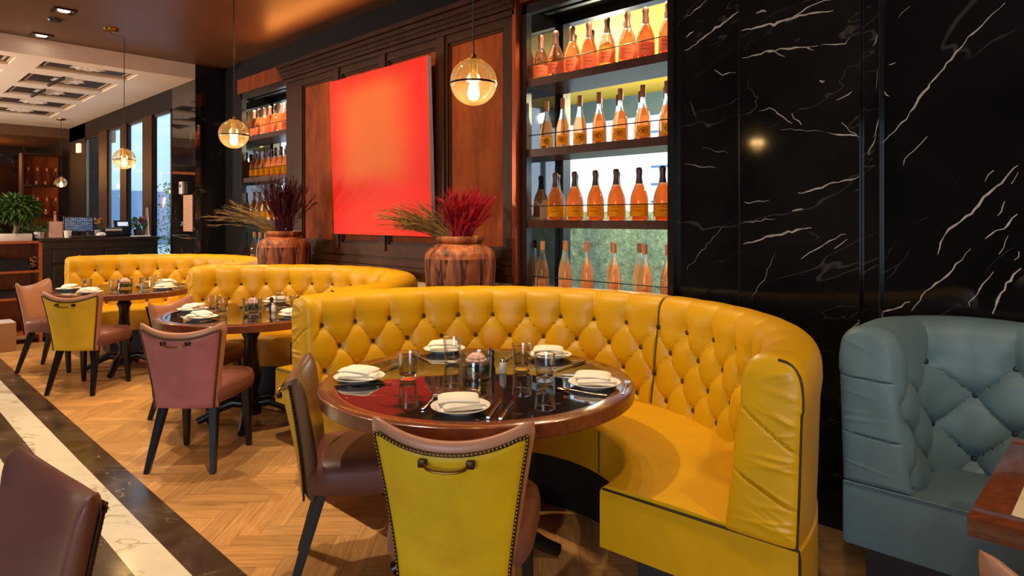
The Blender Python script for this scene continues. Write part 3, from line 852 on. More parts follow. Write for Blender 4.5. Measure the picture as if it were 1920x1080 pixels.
# --- chairs: face +y, origin on the floor under the seat
def chair_parts():
    P = {}
    def shape(p, t):
        s = p
        z1 = .782+.068*abs(s)**2.2
        hw = .178+.075*t**1.25
        a = max(0, (abs(s)-.80)/.20); b = max(0, (t-.86)/.14)
        if a > 0 and b > 0:
            m = max(a, b); l = hypot(a, b); s2 = (.80+.20*a*m/l)*(1 if s > 0 else -1); t2 = .86+.14*b*m/l
        else: s2, t2 = s, t
        z = .345+(z1-.345)*t2; x = s2*hw
        y = -.215-.085*t2**1.3+.060*s2*s2*(.35+.65*t2)
        return x, y, z, s, t
    def rnd(s, t):
        return (max(0, 1-abs(s)**9)**.5)*(max(0, 1-t**14)**.5)*(max(0, 1-(1-t)**24)**.5)
    def sp(u): q = 2*u-1; return (1 if q > 0 else -1)*(1-(1-abs(q))**1.8)
    def tp(v): return .5+.5*(1 if v > .5 else -1)*(1-(1-abs(2*v-1))**1.6)
    bm = NB()
    for side in (-1, 1):
        def fn(u, v):
            x, y, z, s, t = shape(sp(u), tp(v)); e = rnd(s, t)
            th = .030 if side < 0 else .034+.012*(1-s*s)*sin(pi*t)
            return (x, y+side*th*e, z)
        grid(bm, fn, 37, 33)
    bmesh.ops.remove_doubles(bm, verts=bm.verts, dist=.0004)
    P['backrest'] = bm
    bm = NB()
    def pan(u, v):
        p = 2*u-1; q = v
        x, y, z, s, t = shape(.925*p, .012+.915*q)
        e = (max(0, 1-abs(p)**16)*max(0, 1-abs(2*q-1)**30))**.5
        return (x, y-.0265-.010*e, z)
    grid(bm, pan, 31, 31)
    P['back_panel'] = bm
    # nail heads along the sides and the top of the panel
    path = []
    for k in range(60): path.append((-.925, .012+.90*k/59))
    for k in range(1, 60): path.append((-.925+1.85*k/59, .925))
    for k in range(60): path.append((.925, .912-.90*k/59))
    pts = [Vector((lambda r: (r[0], r[1]-.031, r[2]))(shape(a, b))) for a, b in path]
    bm = NB(); bt = NB(); d = 0; step = .0118
    tube(bt, pts, .0055, 6, flat=(1, .5))
    for a, b in zip(pts, pts[1:]):
        L = (b-a).length
        while d < L:
            c = a.lerp(b, d/L); g = bmesh.ops.create_icosphere(bm, subdivisions=1, radius=.0048)
            for v in g['verts']: v.co = Vector((v.co.x, v.co.y*.6, v.co.z))+c+Vector((0, -.003, 0))
            d += step
        d -= L
    P['nail_trim'] = bm; P['trim_band'] = bt
    # handle
    hz = .728; hy = shape(0, (hz-.345)/(.782-.345))[1]-.038; P['bracket'] = []
    for sx in (-1, 1): bm = NB(); box(bm, sx*.068-.012, sx*.068+.012, hy-.012, hy+.006, hz-.011, hz+.011, .003); P['bracket'].append(bm)
    bm = NB(); tube(bm, [(-.06, hy-.012, hz-.002), (-.053, hy-.02, hz-.009), (-.03, hy-.024, hz-.015), (0, hy-.025, hz-.017), (.03, hy-.024, hz-.015), (.053, hy-.02, hz-.009), (.06, hy-.012, hz-.002)], .005, 8)
    P['handle'] = bm
    # seat
    bm = NB(); n = 48; rings = []
    for sc, z in ((.0, .372), (.86, .372), (.95, .378), (.99, .395), (1, .42), (.995, .452), (.965, .474), (.90, .487), (.7, .496), (.35, .50), (0, .50)):
        if sc == 0: rings.append([bm.verts.new((0, 0, z))]); continue
        rg = []
        for k in range(n):
            a = 2*pi*k/n; c, s_ = cos(a), sin(a); r = (abs(c)**5+abs(s_)**5)**(-1/5)
            y = .232*r*s_*sc; x = .245*r*c*sc*(1-.09*(1-(y+.232)/.464)); y += .02*(1-abs(x/.25)**2)*(1 if s_ > 0 else 0)*sc
            rg.append(bm.verts.new((x, y, z)))
        rings.append(rg)
    for a, b in zip(rings, rings[1:]):
        for k in range(n):
            j = (k+1) % n
            if len(a) == 1: bm.faces.new((a[0], b[k], b[j]))
            elif len(b) == 1: bm.faces.new((a[k], a[j], b[0]))
            else: bm.faces.new((a[k], a[j], b[j], b[k]))
    P['seat'] = bm
    def leg(x0, y0, x1, y1):
        bm = NB(); vs = []
        for f, h in ((0, .024), (1, .0145)):
            z = .376*(1-f); x = x0+(x1-x0)*f; y = y0+(y1-y0)*f
            vs.append([bm.verts.new((x+a*h, y+b*h, z)) for a, b in ((-1, -1), (1, -1), (1, 1), (-1, 1))])
        a, b = vs
        for k in range(4): j = (k+1) % 4; bm.faces.new((a[k], a[j], b[j], b[k]))
        bm.faces.new(a); bm.faces.new(b)
        bmesh.ops.bevel(bm, geom=list(bm.edges), offset=.004, segments=2, affect='EDGES')
        return bm
    P['legs'] = [leg(-.185, .16, -.195, .185), leg(.185, .16, .195, .185), leg(-.14, -.165, -.185, -.275), leg(.14, -.165, .185, -.275)]
    return P
def chair(name, label, backmat, inner=M['taupe'], seat=M['mauve'], group='upholstered dining chairs'):
    t = thing(name, label, 'chair', (0, 0, 0), 0, group)
    P = chair_parts()
    obj('backrest', P['backrest'], inner, t)
    bp = obj('back_panel', P['back_panel'], backmat, t)
    nt = obj('nail_trim', P['trim_band'], M['bronze'], bp); obj('nailheads', P['nail_trim'], M['nail'], bp)
    h = obj('handle', P['handle'], M['brass'], t); [obj('bracket', q, M['bronze'], h) for q in P['bracket']]
    obj('seat', P['seat'], seat, t)
    for l in P['legs']: obj('leg', l, M['black_wood'], t)
    return t
def face(dU, dV): # rotation so that +y looks along (dU, dV)
    return math.atan2(dU, dV)      # x = -U
def place(c, U, V, d):
    c.location = W(U, V, 0); c.rotation_euler = (0, 0, face(*d)); return c
yc = chair('dining_chair', 'dining chair with yellow velvet back nearest the viewer, at the front table', M['yellow_back'])
pc = chair('dining_chair', 'dining chair with dusty pink velvet back at the middle table', M['pink_back'])
lc = chair('dining_chair', 'taupe leather dining chair with yellow back seen side on, left of front table', M['yellow_back'], M['taupe_dark'])
yrz = (.62, .78)
def bcen(c, d, off=.265):    # chair origin from the middle of its back
    l = hypot(*d); return c[0]+d[0]/l*off, c[1]+d[1]/l*off
place(yc, *bcen((1.43, 1.22), yrz), yrz)
place(pc, *bcen((3.83, 1.31), (.69, .72)), (.69, .72))
place(lc, *bcen((2.42, 1.27), (-.56, .83)), (-.56, .83))
def cpy(src, c, d, label):
    o = bcen(c, d); return dup(src, W(*o, 0), face(*d), label)
cpy(yc, (6.14, 1.27), (.68, .72), 'dining chair with stained yellow back at the farthest table')
cpy(pc, (7.50, 1.24), (-.66, .75), 'pink dining chair seen side on, left of the farthest table by the shelf')
cpy(pc, (5.10, 1.66), (-.81, .59), 'pink dining chair tucked behind the left of the middle table')
dk_ = chair('dining_chair', 'dark brown leather chair cut off at the bottom left corner, across the aisle', M['yellow_back'], M['mauve'])
place(dk_, *bcen((1.815, .33), (-.13, -1), .24), (-.13, -1))
rc = cpy(pc, (-.03, 1.36), (-.05, 1), 'pink dining chair barely visible in the bottom right corner by the square table')

# ================================================================== TABLE SETTINGS
TZ = .7603
def mk_plate():
    bm = NB(); lathe(bm, [(0, .004), (.05, .004), (.055, 0), (.062, 0), (.066, .004), (.098, .014), (.106, .019), (.1065, .021), (.104, .0215), (.095, .017), (.068, .009), (.0, .008)], 48); return bm
def mk_napkin(seed):
    rr = random.Random(seed); bm = NB()
    def slab(cx, cy, w, d, z0, h, rot, sag):
        def top(u, v):
            x = (u-.5)*w; y = (v-.5)*d
            return x, y
        n, m = 15, 11
        for side in (0, 1):
            def fn(u, v):
                x, y = top(u, v)
                e = (max(0, 1-abs(2*u-1)**8)*max(0, 1-abs(2*v-1)**6))**.5
                zz = z0+h*.5+(1 if side else -1)*h*.5*e
                zz += sag*(-(2*u-1)**2)*.5+.002*sin(u*9+seed)*sin(v*7)
                ca, sa = cos(rot), sin(rot)
                return (cx+x*ca-y*sa, cy+x*sa+y*ca, max(zz, .0085))
            grid(bm, fn, n, m)
    slab(0, -.004, .165, .112, .012, .014, .06*rr.uniform(-1, 1), .004)
    slab(.004, -.014, .15, .085, .023, .015, .1+.15*rr.uniform(-1, 1), .006)
    slab(-.006, .006, .140, .098, .034, .019, -.08+.2*rr.uniform(-1, 1), .010)
    bmesh.ops.remove_doubles(bm, verts=bm.verts, dist=.0003)
    return bm
def mk_tumbler():
    bm = NB(); lathe(bm, [(0, 0), (.032, 0), (.0345, .003), (.043, .108), (.0432, .1095), (.0415, .1095), (.0405, .106), (.0335, .022), (.028, .016), (0, .015)], 36); return bm
def tumbler_mesh():
    me = mesh_of(mk_tumbler(), 'tumbler', [M['tumbler'], M['glass_base']])
    for p in me.polygons:
        if (p.center.z < .0225 and hypot(p.center.x, p.center.y) < .0345) or p.center.z > .1055: p.material_index = 1
    return me
def mk_fork():
    bm = NB()
    tube(bm, [(-.095, 0, .004), (-.06, 0, .004), (-.02, 0, .006), (.03, 0, .009), (.05, 0, .008)], [.0055, .0048, .0035, .003, .0065], 8, flat=(1, .4))
    prism(bm, [(.045, -.0075), (.062, -.011), (.07, -.011), (.07, .011), (.062, .011), (.045, .0075)], .0065, .0085)
    for k in range(4): y = -.0092+k*.0061; tube(bm, [(.068, y, .0075), (.09, y, .007), (.108, y, .010)], [.0022, .002, .0012], 6)
    return bm
def mk_knife():
    bm = NB()
    tube(bm, [(-.11, 0, .005), (-.06, 0, .005), (-.01, 0, .005)], [.0068, .0062, .005], 8, flat=(1, .6))
    prism(bm, [(-.012, -.004), (.08, -.0075), (.105, -.004), (.112, .003), (.10, .005), (-.012, .005)], .0035, .0055); return bm
def mk_spoon():
    bm = NB()
    tube(bm, [(-.1, 0, .005), (-.05, 0, .004), (.02, 0, .008), (.05, 0, .009)], [.0058, .0045, .003, .004], 8, flat=(1, .4))
    def fn(u, v): a = 2*pi*u; r = v; return (.07+.026*r*cos(a), .0185*r*sin(a), .0025+.0075*r*r)
    grid(bm, fn, 24, 6, True)
    def fn2(u, v): a = 2*pi*u; r = v; return (.07+.026*r*cos(a), .0185*r*sin(a), .0012+.0085*r*r)
    grid(bm, fn2, 24, 6, True)
    bmesh.ops.remove_doubles(bm, verts=bm.verts, dist=.0002)
    return bm
def mesh_of(bm, nm, mat):
    o = obj(nm, bm, mat); me = o.data; bpy.data.objects.remove(o); return me
ME = dict(plate=mesh_of(mk_plate(), 'plate', M['china']), glass=tumbler_mesh(), fork=mesh_of(mk_fork(), 'fork', M['steel']),
          knife=mesh_of(mk_knife(), 'knife', M['steel']), spoon=mesh_of(mk_spoon(), 'spoon', M['steel']))
NAP = [mesh_of(mk_napkin(k), 'napkin', M['linen']) for k in range(4)]
def put(name, me, U, V, z, rz, label, cat, group, sc=1):
    o = bpy.data.objects.new(name, me); COL.objects.link(o); o.location = W(U, V, z); o.rotation_euler = (0, 0, rz); o.scale = (sc,)*3
    return tag(o, label, cat, group)
def lay(name, me, a, b, z, label, cat, group):
    """a flat piece of cutlery whose handle end lies at a and tip at b"""
    L = .205; c = ((a[0]+b[0])/2, (a[1]+b[1])/2); dU, dV = b[0]-a[0], b[1]-a[1]
    return put(name, me, c[0], c[1], z, math.atan2(dV, -dU), label, cat, group)
def setting(loc, C, where, tb, k, rot=None, zb=TZ):
    ang = math.atan2(C[1]-loc[1], -(C[0]-loc[0]))-pi/2
    r = ang if rot is None else rot
    put('plate', ME['plate'], loc[0], loc[1], zb, 0, 'white plate %s' % where, 'plate', 'plates on the %s table' % tb, .95)
    put('napkin', NAP[k % 4], loc[0], loc[1], zb+.0005, r, 'folded cream napkin %s' % where, 'napkin', 'napkins on the %s table' % tb)
T1 = 'front'
for k, (p, wh, r) in enumerate([((2.262, 1.45), 'at the left edge of the front table by the side-on chair', .55), ((2.45, 2.05), 'at the back left of the front table near the banquette', .75), ((1.99, 2.305), 'at the back right of the front table near the banquette', .95),
                                ((1.53, 2.035), 'at the right edge of the front table', .70), ((1.66, 1.46), 'on the front table nearest the yellow-backed chair', 1.0)]):
    setting(p, C1, wh, T1, k, r)
for p, wh in [((2.142, 1.601), 'at left of the front table, standing alone by the red reflection'), ((2.255, 1.934), 'on the front table in front of the back left plate'), ((1.784, 1.622), 'on the front table just behind the nearest plate, before the bowl'),
              ((1.928, 2.046), 'on the front table in front of the back right plate'), ((1.721, 1.961), 'on the front table left of the right-hand plate')]:
    put('tumbler', ME['glass'], *p, TZ, 0, 'clear empty tumbler %s' % wh, 'glass', 'tumblers on the front table')
for nm, a, b, lb in [('knife', (2.235, 1.335), (2.13, 1.50), 'steel knife in front of the left plate on the front table'), ('fork', (2.30, 1.545), (2.37, 1.71), 'steel fork behind the left plate on the front table'),
                     ('fork', (1.73, 1.335), (1.89, 1.57), 'steel fork left of the nearest plate on the front table'), ('knife', (1.518, 1.45), (1.65, 1.647), 'left one of two steel knives right of the nearest plate, front table'),
                     ('knife', (1.485, 1.475), (1.61, 1.665), 'right one of two steel knives right of the nearest plate, front table'), ('spoon', (1.40, 1.945), (1.60, 1.885), 'steel spoon before the right-hand plate on the front table'),
                     ('knife', (1.57, 2.175), (1.74, 2.07), 'steel knife behind the right-hand plate on the front table'), ('fork', (1.39, 2.03), (1.46, 2.16), 'steel fork at the table edge right of the right-hand plate'),
                     ('knife', (1.815, 2.33), (1.80, 2.14), 'steel knife right of the back right plate on the front table'), ('fork', (2.18, 2.30), (2.10, 2.10), 'steel fork left of the back right plate on the front table'),
                     ('knife', (2.50, 1.90), (2.31, 1.85), 'dark-handled steel knife before the back left plate on the front table')]:
    lay(nm, ME[nm], a, b, TZ+.0005, lb, nm, nm+'s on the front table')
def centre(C, tb, dc, zb=TZ):
    t = thing('flower_bowl', 'round glass bowl of moss with a pink bloom on the %s table' % tb, 'flower bowl', W(*C, zb), 0, 'flower bowls on the tables')
    bm = NB(); lathe(bm, [(0, 0), (.058, 0), (.062, .004), (.066, .10), (.0665, .102), (.064, .102), (.0625, .098), (.058, .010), (0, .008)], 36); obj('bowl', bm, M['tumbler'], t)
    bm = NB(); rr = random.Random(5)
    for k in range(70):
        a = rr.uniform(0, 6.3); r = .05*sqrt(rr.random()); ball(bm, (r*cos(a), r*sin(a), .022+.02*rr.random()), rr.uniform(.006, .012), 6)
    obj('moss', bm, M['moss'], t)
    bm = NB()
    for lay_, (n, r, z) in enumerate(((8, .03, .068), (7, .022, .08), (5, .012, .088), (1, 0, .09))):
        for k in range(n): a = 2*pi*k/n+lay_; ball(bm, (r*cos(a), r*sin(a), z), .016, 8, (1, 1, .75))
    obj('bloom', bm, M['bloom'], t)
    s = thing('salt_shaker', 'small white salt shaker beside the glass bowl on the %s table' % tb, 'salt shaker', W(C[0]+dc[0], C[1]+dc[1], zb), 0, 'salt shakers on the tables')
    bm = NB(); lathe(bm, [(0, 0), (.014, 0), (.015, .003), (.0145, .04), (.011, .048), (0, .049)], 20); obj('body', bm, M['salt'], s)
    bm = NB(); lathe(bm, [(.0112, .048), (.0115, .06), (.008, .066), (0, .067)], 20); obj('cap', bm, M['steel'], s)
    s = thing('pepper_mill', 'small dark turned pepper mill beside the salt on the %s table' % tb, 'pepper mill', W(C[0]+dc[2], C[1]+dc[3], zb), 0, 'pepper mills on the tables')
    bm = NB(); lathe(bm, [(0, 0), (.018, 0), (.018, .012), (.012, .03), (.016, .055), (.011, .07), (0, .071)], 20); obj('body', bm, M['pepper'], s)
    bm = NB(); lathe(bm, [(.008, .07), (.014, .08), (.012, .094), (0, .10)], 20); obj('knob', bm, M['pepper'], s)
centre((1.963, 1.812), 'front', (-.03, .125, .03, .115))
for C, tb, plates, gl in ((C2, 'middle', [((4.80, 1.72), 'at the left end of the middle table'), ((4.37, 1.62), 'on the middle table nearest the pink-backed chair'), ((4.06, 2.10), 'at the right of the middle table by the front banquette'), ((4.78, 2.33), 'at the back of the middle table behind the glasses')],
                           [((4.68, 1.82), 'beside the left plate'), ((4.30, 1.93), 'right of the bowl'), ((4.27, 2.22), 'at the far right'), ((4.50, 1.80), 'between the two nearest plates'), ((4.55, 2.25), 'behind the bowl')]),
                          (C3, 'farthest', [((7.02, 1.44), 'at the left end of the farthest table'), ((6.56, 1.50), 'on the farthest table behind the yellow-backed chair'), ((6.95, 2.24), 'at the back right of the farthest table'), ((6.48, 2.08), 'at the near right of the farthest table')],
                           [((6.80, 1.53), 'beside the left plate'), ((6.52, 1.68), 'behind the yellow-backed chair'), ((6.52, 1.93), 'right of the bowl'), ((6.76, 2.10), 'near the back right plate')])):
    for k, (p, wh) in enumerate(plates): setting(p, C, wh, tb, k+1)
    for p, wh in gl: put('tumbler', ME['glass'], *p, TZ, 0, 'clear tumbler %s on the %s table' % (wh, tb), 'glass', 'tumblers on the %s table' % tb)
    centre((C[0]-.02, C[1]-.0), tb, (-.07, .12, -.02, .13))
    for k, ((p, wh), nm) in enumerate(zip(plates, ('knife', 'fork', 'knife', 'knife'))):
        d = Vector((C[0]-p[0], C[1]-p[1])).normalized(); q = Vector((-d.y, d.x))*(.125 if k % 2 else -.125)
        lay(nm, ME[nm], (p[0]+q.x-d.x*.1, p[1]+q.y-d.y*.1), (p[0]+q.x+d.x*.1, p[1]+q.y+d.y*.1), TZ+.0005, 'steel %s beside the plate %s' % (nm, wh.replace('on the ', 'of the ') if 0 else wh), nm, nm+'s on the %s table' % tb)

# ================================================================== BOTTLE DISPLAYS
SH = [2.325, 1.865, 1.40, .94]     # shelf tops
def display(n, label):
    t = thing('bottle_display', label, 'display shelf', W((n[0]+n[1])/2, 3.33, .6), 0, 'built-in bottle displays')
    hw = (n[1]-n[0])/2; D0, D1 = -.19, .165      # local depth, front negative
    B = lambda bm, *q: ub(bm, *q)
    bm = NB()
    for s in (-1, 1): B(bm, min(s*hw, s*(hw-.035)), max(s*hw, s*(hw-.035)), D0, D0+.05, 0, 2.22)
    B(bm, -hw, hw, D0, D0+.05, 2.16, 2.22)
    obj('frame', bm, M['frame_black'], t, False)
    for s in (-1, 1):
        bm = NB(); B(bm, min(s*hw, s*(hw-.012)), max(s*hw, s*(hw-.012)), D0+.05, D1, 0, 2.2); obj('side_panel', bm, M['mirror_marble'], t, False)
    for k, z in enumerate(SH):
        bm = NB(); B(bm, -hw+.013, hw-.013, D0+.012, D1-.0, z-.05-.6, z-.6, ); o = obj('shelf', bm, M['shelf'], t, False)
        bm = NB(); tube(bm, [W(-hw+.03, D0+.02, z-.6+.092), W(hw-.03, D0+.02, z-.6+.092)], .0035, 6); obj('rail', bm, M['frame_black'], t)
    bm = NB(); B(bm, -hw+.1, hw-.1, D0+.10, D0+.14, 2.165, 2.19); obj('light_track', bm, M['plastic_black'], t, False)
    return t
M['shelf'] = wood('shelf_dark_wood', lin(62, 36, 28), lin(84, 50, 38), .35, (8, 2, 2))
display(N1, 'near built-in bottle display lit by the window, right of the red painting')
display(N2, 'far built-in bottle display behind the vase with plum grasses')

def bottle_meshes(kind):
    if kind == 'a':    # sparkling: wide shoulders, long dark foil
        pr = [(0, .004), (.042, 0), (.050, .004), (.0525, .012), (.0525, .11), (.050, .135), (.042, .165), (.029, .195), (.019, .222), (.0155, .25), (.0148, .285), (.0165, .286), (.0165, .296), (.014, .298), (0, .298)]
        cap = [(.0222, .214), (.0172, .245), (.0163, .27), (.0185, .283), (.0195, .292), (.018, .303), (.012, .309), (0, .310)]
        lab = (.0532, .022, .095, 1.25)
    elif kind == 'b':  # still rosé: sloping shoulders, tan cap
        pr = [(0, .008), (.034, 0), (.041, .004), (.0435, .012), (.0445, .085), (.042, .125), (.034, .165), (.023, .2), (.0165, .228), (.0142, .26), (.014, .315), (0, .315)]
        cap = [(.0150, .252), (.0156, .258), (.0156, .319), (.0145, .321), (0, .3215)]
        lab = (.0452, .022, .082, .95)
    else:
        pr = [(0, .008), (.034, 0), (.040, .004), (.0425, .012), (.0425, .09), (.040, .13), (.032, .17), (.022, .205), (.0165, .235), (.0142, .26), (.014, .315), (0, .315)]
        cap = [(.0150, .262), (.0156, .266), (.0156, .319), (.0145, .321), (0, .3215)]
        lab = (.0432, .015, .07, .6)
    bm = NB(); lathe(bm, pr, 28); body = bm
    bm = NB(); lathe(bm, cap, 20, cap=True); capm = bm
    r, z0, z1, ha = lab; bm = NB()
    grid(bm, lambda u, v: ((r+.0)*sin((2*u-1)*ha), -(r)*cos((2*u-1)*ha), z0+(z1-z0)*v), 15, 7)
    return body, capm, bm
def proto(kind, bodym, capm, labm):
    t = thing('wine_bottle', '', 'bottle'); b, c, l = bottle_meshes(kind)
    obj('glass_body', b, M[bodym], t); obj('cap', c, M[capm], t); obj('label', l, M[labm], t, recalc=False); return t
used = {}
PR = {'s1': (proto('a', 'wine_a', 'foil_dark', 'label_pink'), 'sparkling rosé bottle with salmon label'), 's2': (proto('b', 'wine_b', 'cap_brown', 'label_ring'), 'rosé bottle with round golden emblem'),
      's3': (proto('a', 'wine_a', 'foil_dark', 'label_yellow'), 'sparkling bottle with golden label'), 's4': (proto('c', 'wine_c', 'cap_tan', 'label_small'), 'pale rosé bottle with tan cap')}
ORD = ['leftmost', 'second from left', 'third from left', 'fourth from left', 'fifth from left', 'sixth from left', 'seventh from left', 'eighth from left', 'ninth from left']
SHN = {'s1': 'top shelf', 's2': 'second shelf', 's3': 'third shelf', 's4': 'bottom shelf'}
def add_bottle(kind, U, V, z, label, group):
    p = PR[kind][0]
    if kind not in used:
        used[kind] = 1; p.location = W(U, V, z); p['label'] = label; p['group'] = group; p.rotation_euler = (0, 0, .55); return p
    return dup(p, W(U, V, z), random.uniform(.3, .8), label, group)
rows = {('s1', 0): [2.88, 2.75, 2.612, 2.48, 2.342, 2.195, 2.07, 1.923], ('s1', 1): [2.718, 2.572, 2.304, 2.162, 2.016],
        ('s2', 0): [2.83, 2.692, 2.552, 2.402, 2.245, 2.088, 1.93], ('s2', 1): [2.508, 2.364, 2.2, 2.027],
        ('s3', 0): [2.755, 2.595, 2.431, 2.276, 2.114, 1.958], ('s3', 1): [2.863, 2.705, 2.538, 2.372, 2.211, 2.048, 1.90],
        ('s4', 0): [2.866, 2.669, 2.497, 2.291, 2.077, 1.925], ('s4', 1): [2.801, 2.611, 2.405, 2.208, 2.002]}
for (s, r), us in rows.items():
    for k, u_ in enumerate(us):
        add_bottle(s, u_, 3.245 if r == 0 else 3.395, SH[int(s[1])-1]+.0005, '%s, %s in %s row, %s, near display' % (PR[s][1], ORD[k], 'front' if r == 0 else 'back', SHN[s]), 'bottles on the %s of the near display' % SHN[s])
for s, kd in ((0, 's1'), (1, 's3'), (2, 's3'), (3, 's4')):
    for r in (0, 1):
        n = (8, 7)[r] if s < 2 else (5, 0)[r]
        for k in range(n):
            u_ = (7.2-.128*k) if r == 0 else (7.13-.128*k)
            if s >= 2: u_ = 7.2-.14*k
            nm = ('top', 'second', 'third', 'bottom')[s]
            add_bottle(kd, u_, 3.245 if r == 0 else 3.39, SH[s]+.0005, '%s, %s in %s row, %s shelf, far display' % (PR[kd][1], ORD[k], 'front' if r == 0 else 'back', nm), 'bottles on the %s shelf of the far display' % nm)

# ================================================================== PAINTING, VASES, PENDANTS
bm = NB(); box(bm, -.69, .69, -.02, .02, -.67, .67, .003)
pt = obj('painting', bm, [M['painting'], M['canvas_edge']], None, False)
for f in pt.data.polygons:
    if abs(f.normal.y) < .5: f.material_index = 1
pt.location = W(4.475, 3.045, 1.945); pt.rotation_euler = (radians(2.0), 0, 0)
tag(pt, 'large square red and orange colour field canvas hung on the dark panelling', 'painting')

def vase(loc, label, plinth):
    U, V = loc; zb = .70
    bm = NB(); lathe(bm, [(.2, 0), (.2, zb)], 32, W(U, V, 0)); struct('trim_%d' % plinth, bm, M['dark_plinth'])
    t = thing('vase', label, 'vase', W(U, V, zb), 0, 'carved wooden vases')
    bm = NB(); rr = random.Random(plinth)
    prof = [(.0, 0), (.17, 0), (.185, .01), (.205, .12), (.225, .28), (.232, .40), (.231, .455), (.224, .49), (.205, .515), (.17, .535), (.146, .545), (.138, .552)]
    def fn(u, v):
        k = v*(len(prof)-1); i = min(len(prof)-2, int(k)); f = k-i
        r = prof[i][0]+(prof[i+1][0]-prof[i][0])*f; z = prof[i][1]+(prof[i+1][1]-prof[i][1])*f
        a = 2*pi*u
        if .01 < z < .45:
            g = abs(sin(a*5.5+.3*sin(z*9)))          # staves with grooves between them
            r *= 1-.075*max(0, 1-g*6)-.012*sin(a*3+z*7)
        return (r*cos(a), r*sin(a), z)
    grid(bm, fn, 132, 60, True); obj('body', bm, M['teak'], t)
    bm = NB(); lathe(bm, [(.130, .548), (.142, .553), (.152, .562), (.158, .578), (.156, .592), (.148, .597), (.138, .594), (.128, .58), (.122, .54)], 48, cap=False); obj('neck_ring', bm, M['teak'], t)
    bm = NB(); lathe(bm, [(0, .545), (.127, .545), (.127, .55), (0, .55)], 24); obj('soil', bm, M['piping'], t)
    return (U, V, zb+.55)
def grass(c, label, mat, name, n, spread, bias, hmin, hmax, seed, hairs=14, droop=.1):
    rr = random.Random(seed); bm = NB()
    for k in range(n):
        a0 = rr.uniform(0, 2*pi); r0 = .07*sqrt(rr.random())
        p = Vector((r0*cos(a0)+bias[0]*.09, r0*sin(a0)+bias[1]*.09, 0))
        d = Vector((bias[0]+rr.gauss(0, spread), bias[1]+rr.gauss(0, spread), 1)).normalized()
        h = rr.uniform(hmin, hmax); dr = rr.uniform(.4, 1.4)*droop
        pts = []
        for q in range(7):
            f = q/6; out = Vector((d.x, d.y, 0))
            pts.append(p+d*h*f+out*(h*f*f*dr*2.2)+Vector((0, 0, -h*f*f*dr)))
        tube(bm, pts, [.003, .003, .0028, .0025, .002, .0014, .0006], 4, cap=False)
        for q in range(hairs):      # feathery plume along the upper half
            f = rr.uniform(.42, 1.0); i = min(5, int(f*6)); b = pts[i].lerp(pts[i+1], f*6-i)
            tdir = (pts[i+1]-pts[i]).normalized()
            e = (tdir*1.0+Vector((rr.gauss(0, .22), rr.gauss(0, .22), rr.gauss(0, .22)))).normalized()
            L = rr.uniform(.06, .11)*(1.15-f*.45)
            s = e.cross(Vector((rr.random(), rr.random(), rr.random()))).normalized()*.0034
            v = [bm.verts.new(b-s), bm.verts.new(b+s), bm.verts.new(b+e*L)]; bm.faces.new(v)
    o = obj(name, bm, mat, None, False, loc=W(*c)); tag(o, label, 'dried grass', 'dried grass bunches in the vases'); return o
c = vase((3.20, 2.81), 'weathered wooden vase with crimson grasses beside the near bottle display', 20)
# local x = -U: image left is towards +U, so bias x<0 leans left
grass(c, 'bunch of crimson feathery dried grass in the vase beside the near display', M['grass_red'], 'dried_grass', 110, .22, (.16, -.05), .22, .38, 1, 34)
grass(c, 'bunch of olive dried grass arching left from the vase near the painting', M['grass_olive'], 'dried_grass', 60, .22, (-.62, -.40), .26, .42, 2, 26, .28)
c = vase((5.62, 2.81), 'weathered wooden vase with plum grasses in front of the far bottle display', 21)
grass(c, 'bunch of dark plum feathery dried grass in the far vase', M['grass_plum'], 'dried_grass', 130, .2, (.12, -.05), .38, .60, 3, 34)
grass(c, 'bunch of pale olive dried grass arching left from the far vase', M['grass_olive'], 'dried_grass', 26, .17, (-.6, -.5), .34, .55, 4, 18, .32)

def pendant(U, V, z, label, top, canopy=None, r=.095):
    t = thing('pendant_lamp', label, 'pendant lamp', W(U, V, z), 0, 'amber glass globe pendant lamps')
    bm = NB(); n = 20
    lathe(bm, [(r*sin(pi*k/n), r*cos(pi*k/n)) for k in range(2, 11)], 40, cap=False); obj('globe_top', bm, M['globe'], t)
    bm = NB(); lathe(bm, [(r*sin(pi*k/n)*.998, r*cos(pi*k/n)) for k in range(10, n)]+[(0, -r)], 40, cap=False); obj('globe_bottom', bm, M['globe_low'], t)
    bm = NB(); lathe(bm, [(r*.985, -.012), (r*1.012, -.012), (r*1.012, -.004), (r*.985, -.004)], 48, cap=False); obj('band', bm, M['bronze'], t)
    bm = NB(); lathe(bm, [(r*.36, r*.935), (r*.34, r*.965), (r*.2, r*1.03), (.012, r*1.06), (.008, r*1.2), (0, r*1.2)], 32); obj('cap', bm, M['brass'], t)
    bm = NB(); lathe(bm, [(0, .09*r/.095), (.015, .088*r/.095), (.015, .014), (.012, .005), (0, .005)], 20); obj('socket', bm, M['brass'], t)
    bm = NB(); lathe(bm, [(0, .006), (.012, .002), (.022, -.03), (.025, -.05), (.018, -.068), (0, -.076)], 20); obj('bulb', bm, M['filament'], t)
    bm = NB()
    if canopy: pts = [(0, 0, r*1.15), (0, 0, top-z-.10), (-(canopy[0]-U)*.9, (canopy[1]-V)*.9, top-z-.05), (-(canopy[0]-U), canopy[1]-V, top-z-.02)]
    else: pts = [(0, 0, r*1.15), (0, 0, top-z)]
    tube(bm, pts, .0035, 6); obj('cord', bm, M['plastic_black'], t)
    cu, cv = canopy if canopy else (U, V)
    bm = NB(); lathe(bm, [(0, -.025), (.05, -.025), (.062, -.015), (.064, 0), (0, 0)], 28); obj('ceiling_rose', bm, M['brass'], t, loc=(-(cu-U), cv-V, top-z))
    return t
